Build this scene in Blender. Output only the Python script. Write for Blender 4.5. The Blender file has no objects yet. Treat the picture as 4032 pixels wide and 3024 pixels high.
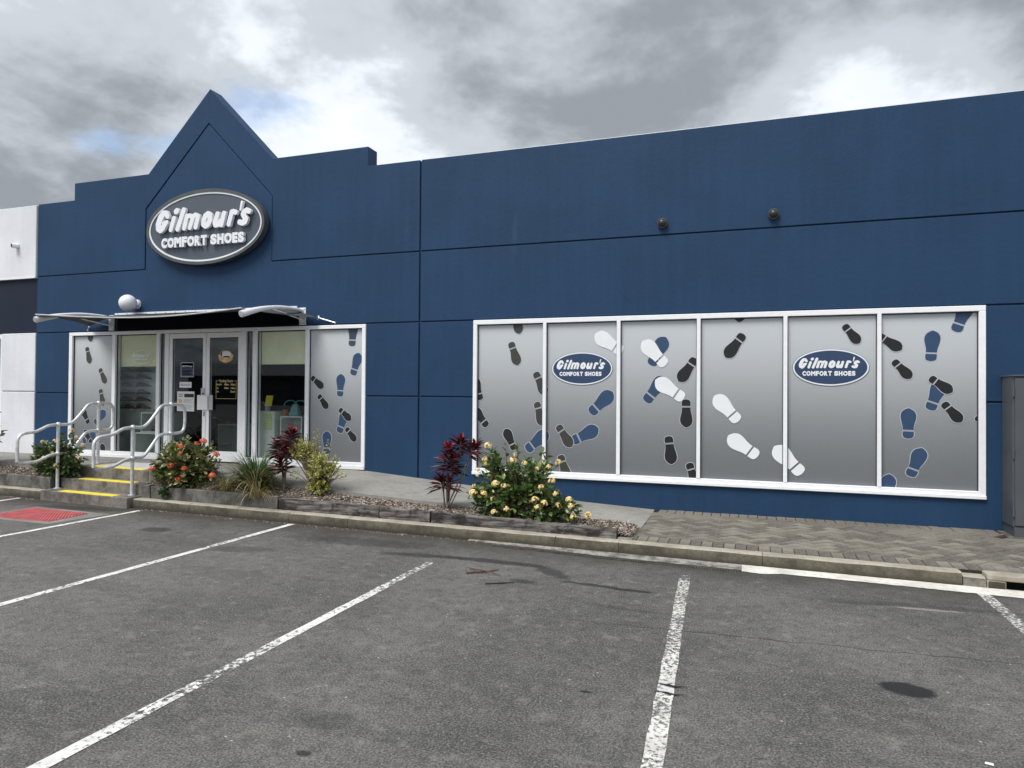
import bpy, bmesh, math, random
import numpy as np
from mathutils import Vector, Matrix
random.seed(7)
S = bpy.context.scene
COL = S.collection
rad = math.radians

# ------------------------------------------------------------------ camera
cam_d = bpy.data.cameras.new('camera'); cam = bpy.data.objects.new('camera', cam_d); COL.objects.link(cam)
cr = (0.94409, 0.32960, 0.00766); cu = (-0.00304, -0.01452, 0.99989); cf = (-0.32967, 0.94401, 0.01271)
cam.matrix_world = Matrix(((cr[0], cu[0], -cf[0], 0.0), (cr[1], cu[1], -cf[1], -9.5), (cr[2], cu[2], -cf[2], 1.71), (0, 0, 0, 1)))
cam_d.sensor_width = 36; cam_d.lens = 36 * 2720 / 4032; cam_d.clip_end = 2000; cam_d.clip_start = 0.05
S.camera = cam
# ------------------------------------------------------------------ world, sun, exposure
SUN_EL, SUN_AZ = rad(56), rad(205)          # high sun behind cloud, in front of the shop, to the left
w = bpy.data.worlds.new('World'); S.world = w; w.use_nodes = True
nt = w.node_tree; nt.nodes.clear()
def wn(t, **k):
    n = nt.nodes.new(t)
    for a, b in k.items(): setattr(n, a, b)
    return n
def wmath(op, a, b=None, clamp=False):
    n = wn('ShaderNodeMath', operation=op, use_clamp=clamp)
    for i, x in enumerate((a, b)):
        if x is None: continue
        if isinstance(x, (int, float)): n.inputs[i].default_value = x
        else: nt.links.new(x, n.inputs[i])
    return n.outputs[0]
sky = wn('ShaderNodeTexSky', sky_type='NISHITA', sun_disc=False); sky.sun_elevation = SUN_EL; sky.sun_rotation = SUN_AZ
bg1 = wn('ShaderNodeBackground'); bg1.inputs[1].default_value = 0.11; nt.links.new(sky.outputs[0], bg1.inputs[0])
tc = wn('ShaderNodeTexCoord'); sep = wn('ShaderNodeSeparateXYZ'); nt.links.new(tc.outputs['Generated'], sep.inputs[0])
zc = wmath('ADD', wmath('MAXIMUM', sep.outputs[2], 0.0), 0.34)
cmb = wn('ShaderNodeCombineXYZ')
nt.links.new(wmath('DIVIDE', sep.outputs[0], zc), cmb.inputs[0]); nt.links.new(wmath('DIVIDE', sep.outputs[1], zc), cmb.inputs[1])
def wnoise(scale, detail, rough, off, dist=0.0):
    mp = wn('ShaderNodeMapping'); mp.inputs['Location'].default_value = off
    nt.links.new(cmb.outputs[0], mp.inputs[0])
    n = wn('ShaderNodeTexNoise'); n.inputs['Scale'].default_value = scale; n.inputs['Detail'].default_value = detail
    n.inputs['Roughness'].default_value = rough; n.inputs['Distortion'].default_value = dist
    nt.links.new(mp.outputs[0], n.inputs['Vector']); return n.outputs['Fac']
def wramp(x, stops):
    r = wn('ShaderNodeValToRGB'); nt.links.new(x, r.inputs[0]); e = r.color_ramp.elements
    while len(e) < len(stops): e.new(0.5)
    for el, (p, c) in zip(e, stops): el.position = p; el.color = (*c, 1)
    r.color_ramp.interpolation = 'EASE'
    return r.outputs[0]
CLOUD_OFF = (-20.44, -33.235, 0.0)
big = wnoise(0.95, 2.0, 0.5, CLOUD_OFF, 0.15)
mid = wnoise(2.6, 5.0, 0.55, (CLOUD_OFF[0] + 5.2, CLOUD_OFF[1] - 2.0, 0), 0.25)
puff = wnoise(6.5, 8.0, 0.6, (CLOUD_OFF[0] + 1.2, CLOUD_OFF[1] + 7.0, 0), 0.1)
shade = wmath('ADD', wmath('ADD', wmath('MULTIPLY', big, 0.50), wmath('MULTIPLY', mid, 0.34)), wmath('MULTIPLY', puff, 0.16))
ccol = wramp(shade, [(0.39, (0.80, 0.825, 0.86)), (0.465, (0.62, 0.655, 0.705)), (0.515, (0.42, 0.45, 0.487)), (0.62, (0.215, 0.237, 0.262))])
hole = wnoise(3.0, 7.0, 0.55, (CLOUD_OFF[0] - 1.0, CLOUD_OFF[1] + 4.3, 0), 0.2)
cover = wramp(hole, [(0.30, (0.42, 0.42, 0.42)), (0.42, (1, 1, 1))])
bg2 = wn('ShaderNodeBackground'); bg2.inputs[1].default_value = 0.69; nt.links.new(ccol, bg2.inputs[0])
mx = wn('ShaderNodeMixShader'); nt.links.new(cover, mx.inputs[0]); nt.links.new(bg1.outputs[0], mx.inputs[1]); nt.links.new(bg2.outputs[0], mx.inputs[2])
wo = wn('ShaderNodeOutputWorld'); nt.links.new(mx.outputs[0], wo.inputs[0])

sl = bpy.data.lights.new('sun', 'SUN'); sl.energy = 1.5; sl.angle = rad(28); sl.color = (1.0, 0.975, 0.94)
so = bpy.data.objects.new('sun', sl); COL.objects.link(so)
sdir = Vector((math.sin(SUN_AZ) * math.cos(SUN_EL), math.cos(SUN_AZ) * math.cos(SUN_EL), math.sin(SUN_EL)))
so.rotation_euler = sdir.to_track_quat('Z', 'Y').to_euler(); so.location = (-5, -10, 20)
S.view_settings.view_transform = 'Standard'; S.view_settings.look = 'None'
S.view_settings.exposure = 1.13; S.view_settings.gamma = 1; S.view_settings.use_curve_mapping = False
S.cycles.max_bounces = 6; S.cycles.transparent_max_bounces = 12

# ------------------------------------------------------------------ materials
MATS = {}
def lin(h):
    h = h.lstrip('#'); o = []
    for i in (0, 2, 4):
        c = int(h[i:i + 2], 16) / 255; o.append(c / 12.92 if c <= .04045 else ((c + .055) / 1.055) ** 2.4)
    return tuple(o)
class N:
    """thin wrapper round one material's node tree"""
    def __init__(s, name):
        s.m = bpy.data.materials.new(name); s.m.use_nodes = True; s.t = s.m.node_tree
        s.b = s.t.nodes['Principled BSDF']; s.out = s.t.nodes['Material Output']; MATS[name] = s.m
        s.tc = s.t.nodes.new('ShaderNodeTexCoord').outputs['Object']
    def n(s, t, **k):
        x = s.t.nodes.new(t)
        for a, b in k.items(): setattr(x, a, b)
        return x
    def set(s, sock, v):
        if hasattr(v, 'default_value') or hasattr(v, 'is_linked'): s.t.links.new(v, sock)
        elif isinstance(v, (tuple, list)) and len(v) == 3 and sock.type == 'RGBA': sock.default_value = (*v, 1)
        else: sock.default_value = v
    def math(s, op, a, b=0.0, clamp=False):
        x = s.n('ShaderNodeMath', operation=op, use_clamp=clamp); s.set(x.inputs[0], a); s.set(x.inputs[1], b); return x.outputs[0]
    def noise(s, scale, detail=4, rough=.55, vec=None, dist=0.0, stretch=None, out='Fac'):
        v = vec or s.tc
        if stretch:
            mp = s.n('ShaderNodeMapping'); s.set(mp.inputs[0], v); mp.inputs['Scale'].default_value = stretch; v = mp.outputs[0]
        x = s.n('ShaderNodeTexNoise'); s.set(x.inputs['Vector'], v); x.inputs['Scale'].default_value = scale
        x.inputs['Detail'].default_value = detail; x.inputs['Roughness'].default_value = rough; x.inputs['Distortion'].default_value = dist
        return x.outputs[out]
    def range(s, v, a, b, c=0.0, d=1.0):
        x = s.n('ShaderNodeMapRange', interpolation_type='SMOOTHSTEP'); s.set(x.inputs[0], v)
        for i, q in enumerate((a, b, c, d)): x.inputs[i + 1].default_value = q
        return x.outputs[0]
    def mix(s, f, a, b, mode='MIX'):
        x = s.n('ShaderNodeMix', data_type='RGBA', blend_type=mode); s.set(x.inputs[0], f); s.set(x.inputs[6], a); s.set(x.inputs[7], b); return x.outputs[2]
    def bump(s, h, strength=.3, dist=.01):
        x = s.n('ShaderNodeBump'); s.set(x.inputs['Height'], h); x.inputs['Strength'].default_value = strength; x.inputs['Distance'].default_value = dist
        s.t.links.new(x.outputs[0], s.b.inputs['Normal'])
    def col(s, v): s.set(s.b.inputs['Base Color'], v)
    def rough(s, v): s.set(s.b.inputs['Roughness'], v)
    def island(s):
        return s.n('ShaderNodeNewGeometry').outputs['Random Per Island']
    def objrand(s): return s.n('ShaderNodeObjectInfo').outputs['Random']
    def ellipse(s, cx, cy, rx, ry, ang=0.0, warp=.35, soft=(.55, 1.05), wscale=6):
        mp = s.n('ShaderNodeMapping', vector_type='TEXTURE'); s.set(mp.inputs[0], s.tc)
        mp.inputs['Location'].default_value = (cx, cy, 0); mp.inputs['Rotation'].default_value = (0, 0, ang); mp.inputs['Scale'].default_value = (rx, ry, 1e6)
        ln = s.n('ShaderNodeVectorMath', operation='LENGTH'); s.set(ln.inputs[0], mp.outputs[0])
        d = s.math('ADD', ln.outputs['Value'], s.math('MULTIPLY', s.math('SUBTRACT', s.noise(wscale, 4), .5), warp * 2))
        return s.range(d, soft[0], soft[1], 1.0, 0.0)
def scale3(c, k): return tuple(min(1, x * k) for x in c)
def simple(name, c, rough=.5, metal=0.0, var=.12, vscale=6, bump=0.0, bscale=80, spec=.5):
    m = N(name); m.b.inputs['Metallic'].default_value = metal; m.rough(rough); m.b.inputs['Specular IOR Level'].default_value = spec
    if var: m.col(m.mix(m.range(m.noise(vscale, 5), .3, .7), scale3(c, 1 - var), scale3(c, 1 + var)))
    else: m.col(c)
    if bump: m.bump(m.noise(bscale, 3), bump, .004)
    return m

# painted textured concrete of the shop
def painted(name, c, streak=.16, rough=.62):
    m = N(name)
    st = m.noise(9, 4, .6, stretch=(1, 1, .06)); bl = m.noise(.8, 4, .55); fi = m.noise(30, 5, .7, stretch=(1, 1, .4))
    c1 = m.mix(m.range(st, .32, .68), scale3(c, 1 - streak), scale3(c, 1 + streak))
    c2 = m.mix(m.range(bl, .35, .65), scale3(c, .88), scale3(c, 1.12)); cc = m.mix(.5, c1, c2)
    cc = m.mix(m.math('MULTIPLY', m.range(fi, .55, .75), .32), cc, scale3(c, .6))
    cc = m.mix(m.math('MULTIPLY', m.range(m.noise(1.7, 6, .65, stretch=(1, 1, .25)), .64, .78), .10), cc, (.22, .26, .32))
    m.b.inputs['Specular IOR Level'].default_value = .22; m.col(cc); m.rough(rough); m.bump(m.math('ADD', m.noise(60, 4, .6), m.math('MULTIPLY', m.noise(16, 3), 1.2)), .32, .006)
    return m
painted('blue_paint', (.0165, .0485, .109), .08)
painted('groove_shaded_blue', (.012, .034, .075), .05)  # wall blue darkened, the shade of the recess put into the colour
painted('white_render', (.72, .73, .76), .03)
painted('navy_band', (.012, .018, .036), .08)
simple('white_aluminium', (.87, .88, .90), .32, var=.03, vscale=14)
simple('bright_white', (.82, .83, .86), .45, var=.02)
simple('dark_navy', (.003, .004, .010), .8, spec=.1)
simple('sign_board', (.075, .092, .118), .42, var=.06, vscale=2)
simple('sign_edge', (.072, .08, .084), .5)
simple('galvanised', (.70, .715, .73), .36, metal=.35, var=.14, vscale=18, bump=.05, bscale=40)
simple('fitting', (.70, .71, .72), .36, metal=.35)
simple('canopy_fabric', (.045, .048, .055), .8, var=.12, vscale=8, bump=.15, bscale=300)
simple('cabinet_grey', (.082, .088, .098), .42, var=.05, vscale=4, bump=.05, bscale=200)
simple('cabinet_seam', (.02, .02, .024), .6)
simple('black_rubber', (.012, .012, .013), .6)
simple('spot_black', (.03, .028, .024), .35)
simple('logo_blue', (.027, .056, .122), .4, var=.04)
simple('print_white', (.82, .84, .86), .4, var=.02)
simple('print_pale', (.50, .52, .54), .45, var=.02)
simple('print_blue', (.026, .062, .135), .5, var=.05)
simple('print_slate', (.042, .066, .10), .4, var=.05)
simple('print_black', (.008, .0085, .011), .55, var=.05)
simple('print_olive', (.046, .046, .040), .45, var=.06)
simple('globe_opal', (.80, .81, .83), .22, var=.02)
simple('blind_cream', (.84, .79, .50), .8, var=.05, vscale=5)
simple('shop_white', (.50, .52, .50), .5, var=.04)
simple('shop_panel', (.42, .47, .46), .5, var=.08)
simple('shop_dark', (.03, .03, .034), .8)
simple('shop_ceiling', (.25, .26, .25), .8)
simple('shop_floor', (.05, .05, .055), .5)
simple('slat_pale', (.72, .76, .75), .5, var=.05)
simple('shoe_black', (.012, .011, .011), .42)
simple('shoe_brown', (.07, .035, .02), .45)
simple('shoe_sole', (.05, .045, .04), .6)
simple('terracotta', (.32, .085, .045), .6)
simple('bag_blue', (.10, .27, .29), .6)
simple('paper_yellow', (.75, .60, .05), .6)
simple('paper_white', (.78, .79, .80), .6, var=.03)
simple('paper_green', (.42, .46, .16), .6)
simple('paper_grey', (.34, .36, .40), .6)
simple('gold_print', (.62, .50, .24), .45)
simple('sticker_tan', (.62, .42, .16), .45, var=.3, vscale=16)
simple('poster_blue', (.02, .16, .22), .5)
simple('steel', (.45, .46, .47), .3, metal=.9)
simple('nosing_yellow', (.86, .68, .05), .6, var=.10, vscale=12, bump=.2, bscale=200)
simple('red_tactile', (.40, .085, .09), .6, var=.2, vscale=7)
simple('tactile_grey', (.50, .50, .51), .55, var=.12)
simple('drain_black', (.004, .004, .004), .9, var=0)
simple('grate_metal', (.10, .095, .085), .6, metal=.3, var=.35, vscale=12)
simple('stem_brown', (.10, .075, .05), .8, var=.3, vscale=20)
simple('stem_grey', (.17, .145, .12), .8, var=.3, vscale=20)
simple('twig_wood', (.11, .06, .035), .75, var=.3, vscale=30)
simple('twig_dark', (.035, .025, .02), .75)
simple('far_wall', (.06, .06, .065), .7)
simple('far_roof', (.10, .10, .105), .6)

def concrete(name, c, dirt, dscale=3.0, rough=.85):
    m = N(name)
    a = m.mix(m.range(m.noise(dscale, 7, .62), .38, .66), c, dirt)
    a = m.mix(m.math('MULTIPLY', m.range(m.noise(dscale * 7, 6, .65), .42, .7), .5), a, scale3(dirt, .75))
    a = m.mix(m.math('MULTIPLY', m.range(m.noise(95, 3), .5, .75), .35), a, scale3(c, 1.35))
    m.col(a); m.rough(rough); m.bump(m.math('ADD', m.noise(90, 4, .7), m.noise(12, 4)), .45, .006); return m
concrete('kerb_concrete', (.40, .365, .295), (.27, .24, .19), 3.5)
m = concrete('kerb_face', (.125, .112, .078), (.05, .043, .03), 4.0)  # face darker than the kerb top: dirt, plus light from above put into colour
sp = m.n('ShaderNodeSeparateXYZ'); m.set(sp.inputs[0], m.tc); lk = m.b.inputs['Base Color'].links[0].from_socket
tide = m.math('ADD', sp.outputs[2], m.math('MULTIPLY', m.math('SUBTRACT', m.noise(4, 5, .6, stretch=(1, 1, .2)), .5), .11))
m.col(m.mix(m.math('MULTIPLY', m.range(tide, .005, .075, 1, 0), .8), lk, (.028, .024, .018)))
concrete('step_concrete', (.23, .21, .185), (.085, .076, .064), 5)
concrete('ramp_concrete', (.31, .30, .275), (.24, .23, .205), 1.6)
concrete('landing_concrete', (.25, .24, .22), (.18, .17, .155), 1.6)
concrete('sleeper_concrete', (.17, .162, .15), (.055, .050, .042), 5)
concrete('gutter_cement', (.36, .345, .31), (.10, .092, .08), 7)
concrete('gutter_white', (.74, .72, .66), (.52, .49, .44), 2.5)
# timber
m = N('timber')
g = m.noise(14, 6, .65, stretch=(.12, 1, 1.6)); cc = m.mix(m.range(g, .35, .68), (.035, .030, .027), (.26, .24, .22))
cc = m.mix(m.math('MULTIPLY', m.range(m.noise(3.6, 7, .68, stretch=(1, 1, 2.2)), .47, .60), .9), cc, (.014, .012, .011)); m.col(cc); m.rough(.9); m.bump(g, .7, .012)
# pavers: one tone per brick
m = N('paver_clay'); r = m.objrand()
cc = m.mix(m.range(r, 0, 1), (.098, .088, .072), (.225, .205, .168)); cc = m.mix(m.math('MULTIPLY', m.range(m.noise(1.1, 6, .6), .44, .62), .55), cc, (.09, .083, .07))
cc = m.mix(m.math('MULTIPLY', m.range(m.noise(45, 4, .7), .45, .7), .4), cc, (.30, .28, .24)); m.col(cc); m.rough(.88); m.bump(m.noise(70, 4, .7), .4, .004)
simple('paver_joint', (.026, .024, .02), .95, var=.3, vscale=30)
# garden
m = N('mulch'); r = m.island(); x = m.n('ShaderNodeValToRGB'); m.set(x.inputs[0], r); e = x.color_ramp.elements
for p_ in (.25, .5, .75): e.new(p_)
for el, (p_, c_) in zip(e, ((0, (.05, .034, .026)), (.25, (.12, .085, .062)), (.5, (.20, .155, .12)), (.75, (.33, .28, .235)), (1, (.46, .42, .37)))): el.position = p_; el.color = (*c_, 1)
m.col(x.outputs[0]); m.rough(.9)
simple('soil', (.055, .04, .032), .95, var=.4, vscale=25, bump=.8, bscale=60)
def leaf(name, a, b, c=None, trans=.25, rough=.38):
    m = N(name); r = m.island(); cc = m.mix(r, a, b)
    if c: cc = m.mix(m.range(m.math('FRACT', m.math('MULTIPLY', r, 7.3)), .72, .9), cc, c)
    m.col(cc); m.rough(rough); m.b.inputs['Specular IOR Level'].default_value = .45
    tr = m.n('ShaderNodeBsdfTranslucent'); m.set(tr.inputs[0], m.mix(.5, cc, scale3(b, 1.5)))
    mxs = m.n('ShaderNodeMixShader'); mxs.inputs[0].default_value = trans
    m.t.links.new(m.b.outputs[0], mxs.inputs[1]); m.t.links.new(tr.outputs[0], mxs.inputs[2]); m.t.links.new(mxs.outputs[0], m.out.inputs[0])
    return m
leaf('ixora_leaf', (.042, .088, .026), (.115, .185, .05), (.24, .27, .09), .2, .28)
leaf('ixora_red_leaf', (.045, .066, .022), (.14, .165, .05), (.36, .34, .15), .2, .28)
leaf('ixora_left_leaf', (.034, .07, .024), (.08, .13, .04), (.15, .19, .06), .22, .30)
leaf('strap_leaf', (.016, .055, .013), (.05, .125, .025), None, .15)
leaf('strap_dry', (.20, .17, .07), (.32, .27, .13))
leaf('cordyline_leaf', (.018, .005, .006), (.070, .008, .011), (.17, .013, .018), .12)
leaf('cordyline_tip', (.10, .009, .014), (.36, .03, .05), None, .12)
leaf('variegated_leaf', (.40, .42, .10), (.64, .60, .25), (.22, .28, .07))
leaf('weed_leaf', (.03, .08, .025), (.06, .12, .04))
leaf('flower_yellow', (.93, .70, .27), (.96, .85, .50), (.90, .54, .18), .12, .6)
leaf('flower_cream', (.80, .62, .28), (.85, .72, .42), (.75, .45, .15))
leaf('flower_red', (.70, .085, .045), (.80, .17, .08), (.85, .32, .15))
# glass: tinted pane with fresnel reflection, and frosted graded vinyl
m = N('glass'); gl = m.n('ShaderNodeBsdfGlossy'); gl.inputs[0].default_value = (.9, .95, 1, 1); gl.inputs['Roughness'].default_value = .015
trn = m.n('ShaderNodeBsdfTransparent'); trn.inputs[0].default_value = (.93, .96, .95, 1)
lw = m.n('ShaderNodeLayerWeight'); lw.inputs[0].default_value = .5; refl = m.math('ADD', m.math('MULTIPLY', m.math('POWER', lw.outputs['Facing'], 4.0), .75), .03)
mxs = m.n('ShaderNodeMixShader'); m.set(mxs.inputs[0], refl); m.t.links.new(trn.outputs[0], mxs.inputs[1]); m.t.links.new(gl.outputs[0], mxs.inputs[2]); m.t.links.new(mxs.outputs[0], m.out.inputs[0])
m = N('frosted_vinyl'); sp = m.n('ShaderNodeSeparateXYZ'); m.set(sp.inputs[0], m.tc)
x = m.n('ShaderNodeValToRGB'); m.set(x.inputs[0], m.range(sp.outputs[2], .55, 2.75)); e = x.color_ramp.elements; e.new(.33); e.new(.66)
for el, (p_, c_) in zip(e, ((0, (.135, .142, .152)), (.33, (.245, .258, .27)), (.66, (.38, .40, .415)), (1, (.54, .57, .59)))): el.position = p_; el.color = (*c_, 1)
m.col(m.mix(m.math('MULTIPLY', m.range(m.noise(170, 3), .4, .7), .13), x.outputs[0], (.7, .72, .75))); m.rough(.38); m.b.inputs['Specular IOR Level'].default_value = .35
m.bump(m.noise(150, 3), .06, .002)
# worn road paint
def worn(name, c, lo, hi, sc=26):
    m = N(name); cc = m.mix(m.range(m.noise(5, 5), .35, .7), c, scale3(c, .72)); m.col(cc); m.rough(.75)
    a = m.math('ADD', m.math('MULTIPLY', m.noise(sc, 6, .74), .62), m.math('MULTIPLY', m.noise(1.1, 4, .6), .38))
    al = m.range(a, lo, hi); tp = m.n('ShaderNodeBsdfTransparent'); q = m.n('ShaderNodeMixShader'); m.set(q.inputs[0], al)
    m.t.links.new(tp.outputs[0], q.inputs[1]); m.t.links.new(m.b.outputs[0], q.inputs[2]); m.t.links.new(q.outputs[0], m.out.inputs[0]); return m
worn('line_paint', (.76, .75, .71), .45, .53)
worn('line_paint_worn', (.70, .69, .65), .46, .56, 34)
worn('line_paint_fresh', (.76, .75, .71), .40, .49)
# asphalt
m = N('asphalt')
base = m.mix(m.range(m.noise(.5, 7, .66), .40, .60), (.080, .078, .075), (.165, .160, .151))
base = m.mix(m.math('MULTIPLY', m.range(m.noise(2.4, 6, .6, stretch=(.5, 1.3, 1)), .45, .7), .55), base, (.185, .172, .152))
base = m.mix(m.math('MULTIPLY', m.range(m.noise(1.1, 6, .66), .50, .66), .55), base, (.13, .113, .103)); base = m.mix(m.math('MULTIPLY', m.range(m.noise(.8, 6, .7, stretch=(.45, 1.6, 1)), .52, .64), .55), base, (.066, .064, .062))
agg = m.noise(70, 6, .8); base = m.mix(m.math('MULTIPLY', m.range(agg, .44, .60), .62), base, (.32, .31, .293))
base = m.mix(m.math('MULTIPLY', m.range(m.noise(85, 5, .78), .40, .56, 1, 0), .78), base, (.026, .026, .027))
base = m.mix(m.math('MULTIPLY', m.range(m.noise(11, 7, .72), .47, .63), .42), base, (.045, .044, .043)); base = m.mix(m.math('MULTIPLY', m.range(m.noise(7, 7, .72), .53, .66), .40), base, (.26, .245, .218))
vo = m.n('ShaderNodeTexVoronoi'); m.set(vo.inputs['Vector'], m.tc); vo.inputs['Scale'].default_value = 17
spk = m.math('MULTIPLY', m.range(vo.outputs['Distance'], .08, .16, 1, 0), m.range(m.noise(6, 3), .55, .66)); base = m.mix(spk, base, (.42, .40, .37))
spy = m.n('ShaderNodeSeparateXYZ'); m.set(spy.inputs[0], m.tc)
# dirt collected along the kerb, damp marks, oil spots (each with its own outline)
kd = m.math('ADD', m.math('ADD', spy.outputs[1], m.math('MULTIPLY', spy.outputs[0], .045)), m.math('MULTIPLY', m.noise(2.2, 5), .9))
base = m.mix(m.math('MULTIPLY', m.range(kd, -2.65, -1.75), .78), base, (.045, .038, .031))
for (cx, cy, rx, ry, an, k, wp) in ((.85, -4.92, .165, .115, -.25, .93, .34), (-6.9, -2.92, .27, .17, 0, .6, .2), (-3.3, -2.96, .55, .10, .1, .62, .5), (-2.45, -2.93, .72, .10, -.03, .72, .45),
        (-1.82, -3.12, .34, .12, -.75, .62, .5), (-1.35, -3.42, .40, .05, -.12, .72, .6), (-.98, -3.47, .24, .05, 0, .85, .5), (-1.96, -3.53, .15, .085, 0, .62, .3), (-4.2, -2.62, 1.1, .24, .05, .45, .6),
        (-9.2, -2.15, .9, .16, .05, .55, .5), (-.95, -4.0, .35, .05, -.1, .35, .6), (1.2, -3.1, .9, .10, .1, .35, .6), (-2.1, -6.4, .22, .13, .2, .35, .4), (-5.2, -3.4, .5, .16, .3, .4, .5), (-2.0, -6.72, .05, .03, 0, .8, .3), (-.9, -5.6, .05, .02, 0, .9, .3)):
    base = m.mix(m.math('MULTIPLY', m.ellipse(cx, cy, rx, ry, an, wp, soft=(.72, 1.03) if k > .9 else (.5, 1.05), wscale=14 if k > .9 else 9), k), base, (.016, .016, .018))
base = m.mix(m.math('MULTIPLY', m.ellipse(1.3, -3.16, .32, .035, .06, .6, wscale=14), .55), base, (.36, .34, .30))
# one long hairline crack across the near bays
ck = m.math('ABSOLUTE', m.math('ADD', m.math('ADD', spy.outputs[1], m.math('MULTIPLY', spy.outputs[0], -.055)), m.math('ADD', m.math('MULTIPLY', m.math('SUBTRACT', m.noise(3, 5), .5), .16), 4.33)))
base = m.mix(m.math('MULTIPLY', m.range(ck, .003, .014, 1, 0), m.math('MULTIPLY', m.range(spy.outputs[0], -1.9, -.6), .6)), base, (.02, .02, .02))
m.col(base); m.rough(m.range(m.noise(2, 3), .3, .7, .78, .92)); m.b.inputs['Specular IOR Level'].default_value = .3
m.bump(m.math('ADD', m.noise(110, 5, .75), m.noise(45, 3, .6)), .75, .008)

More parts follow.
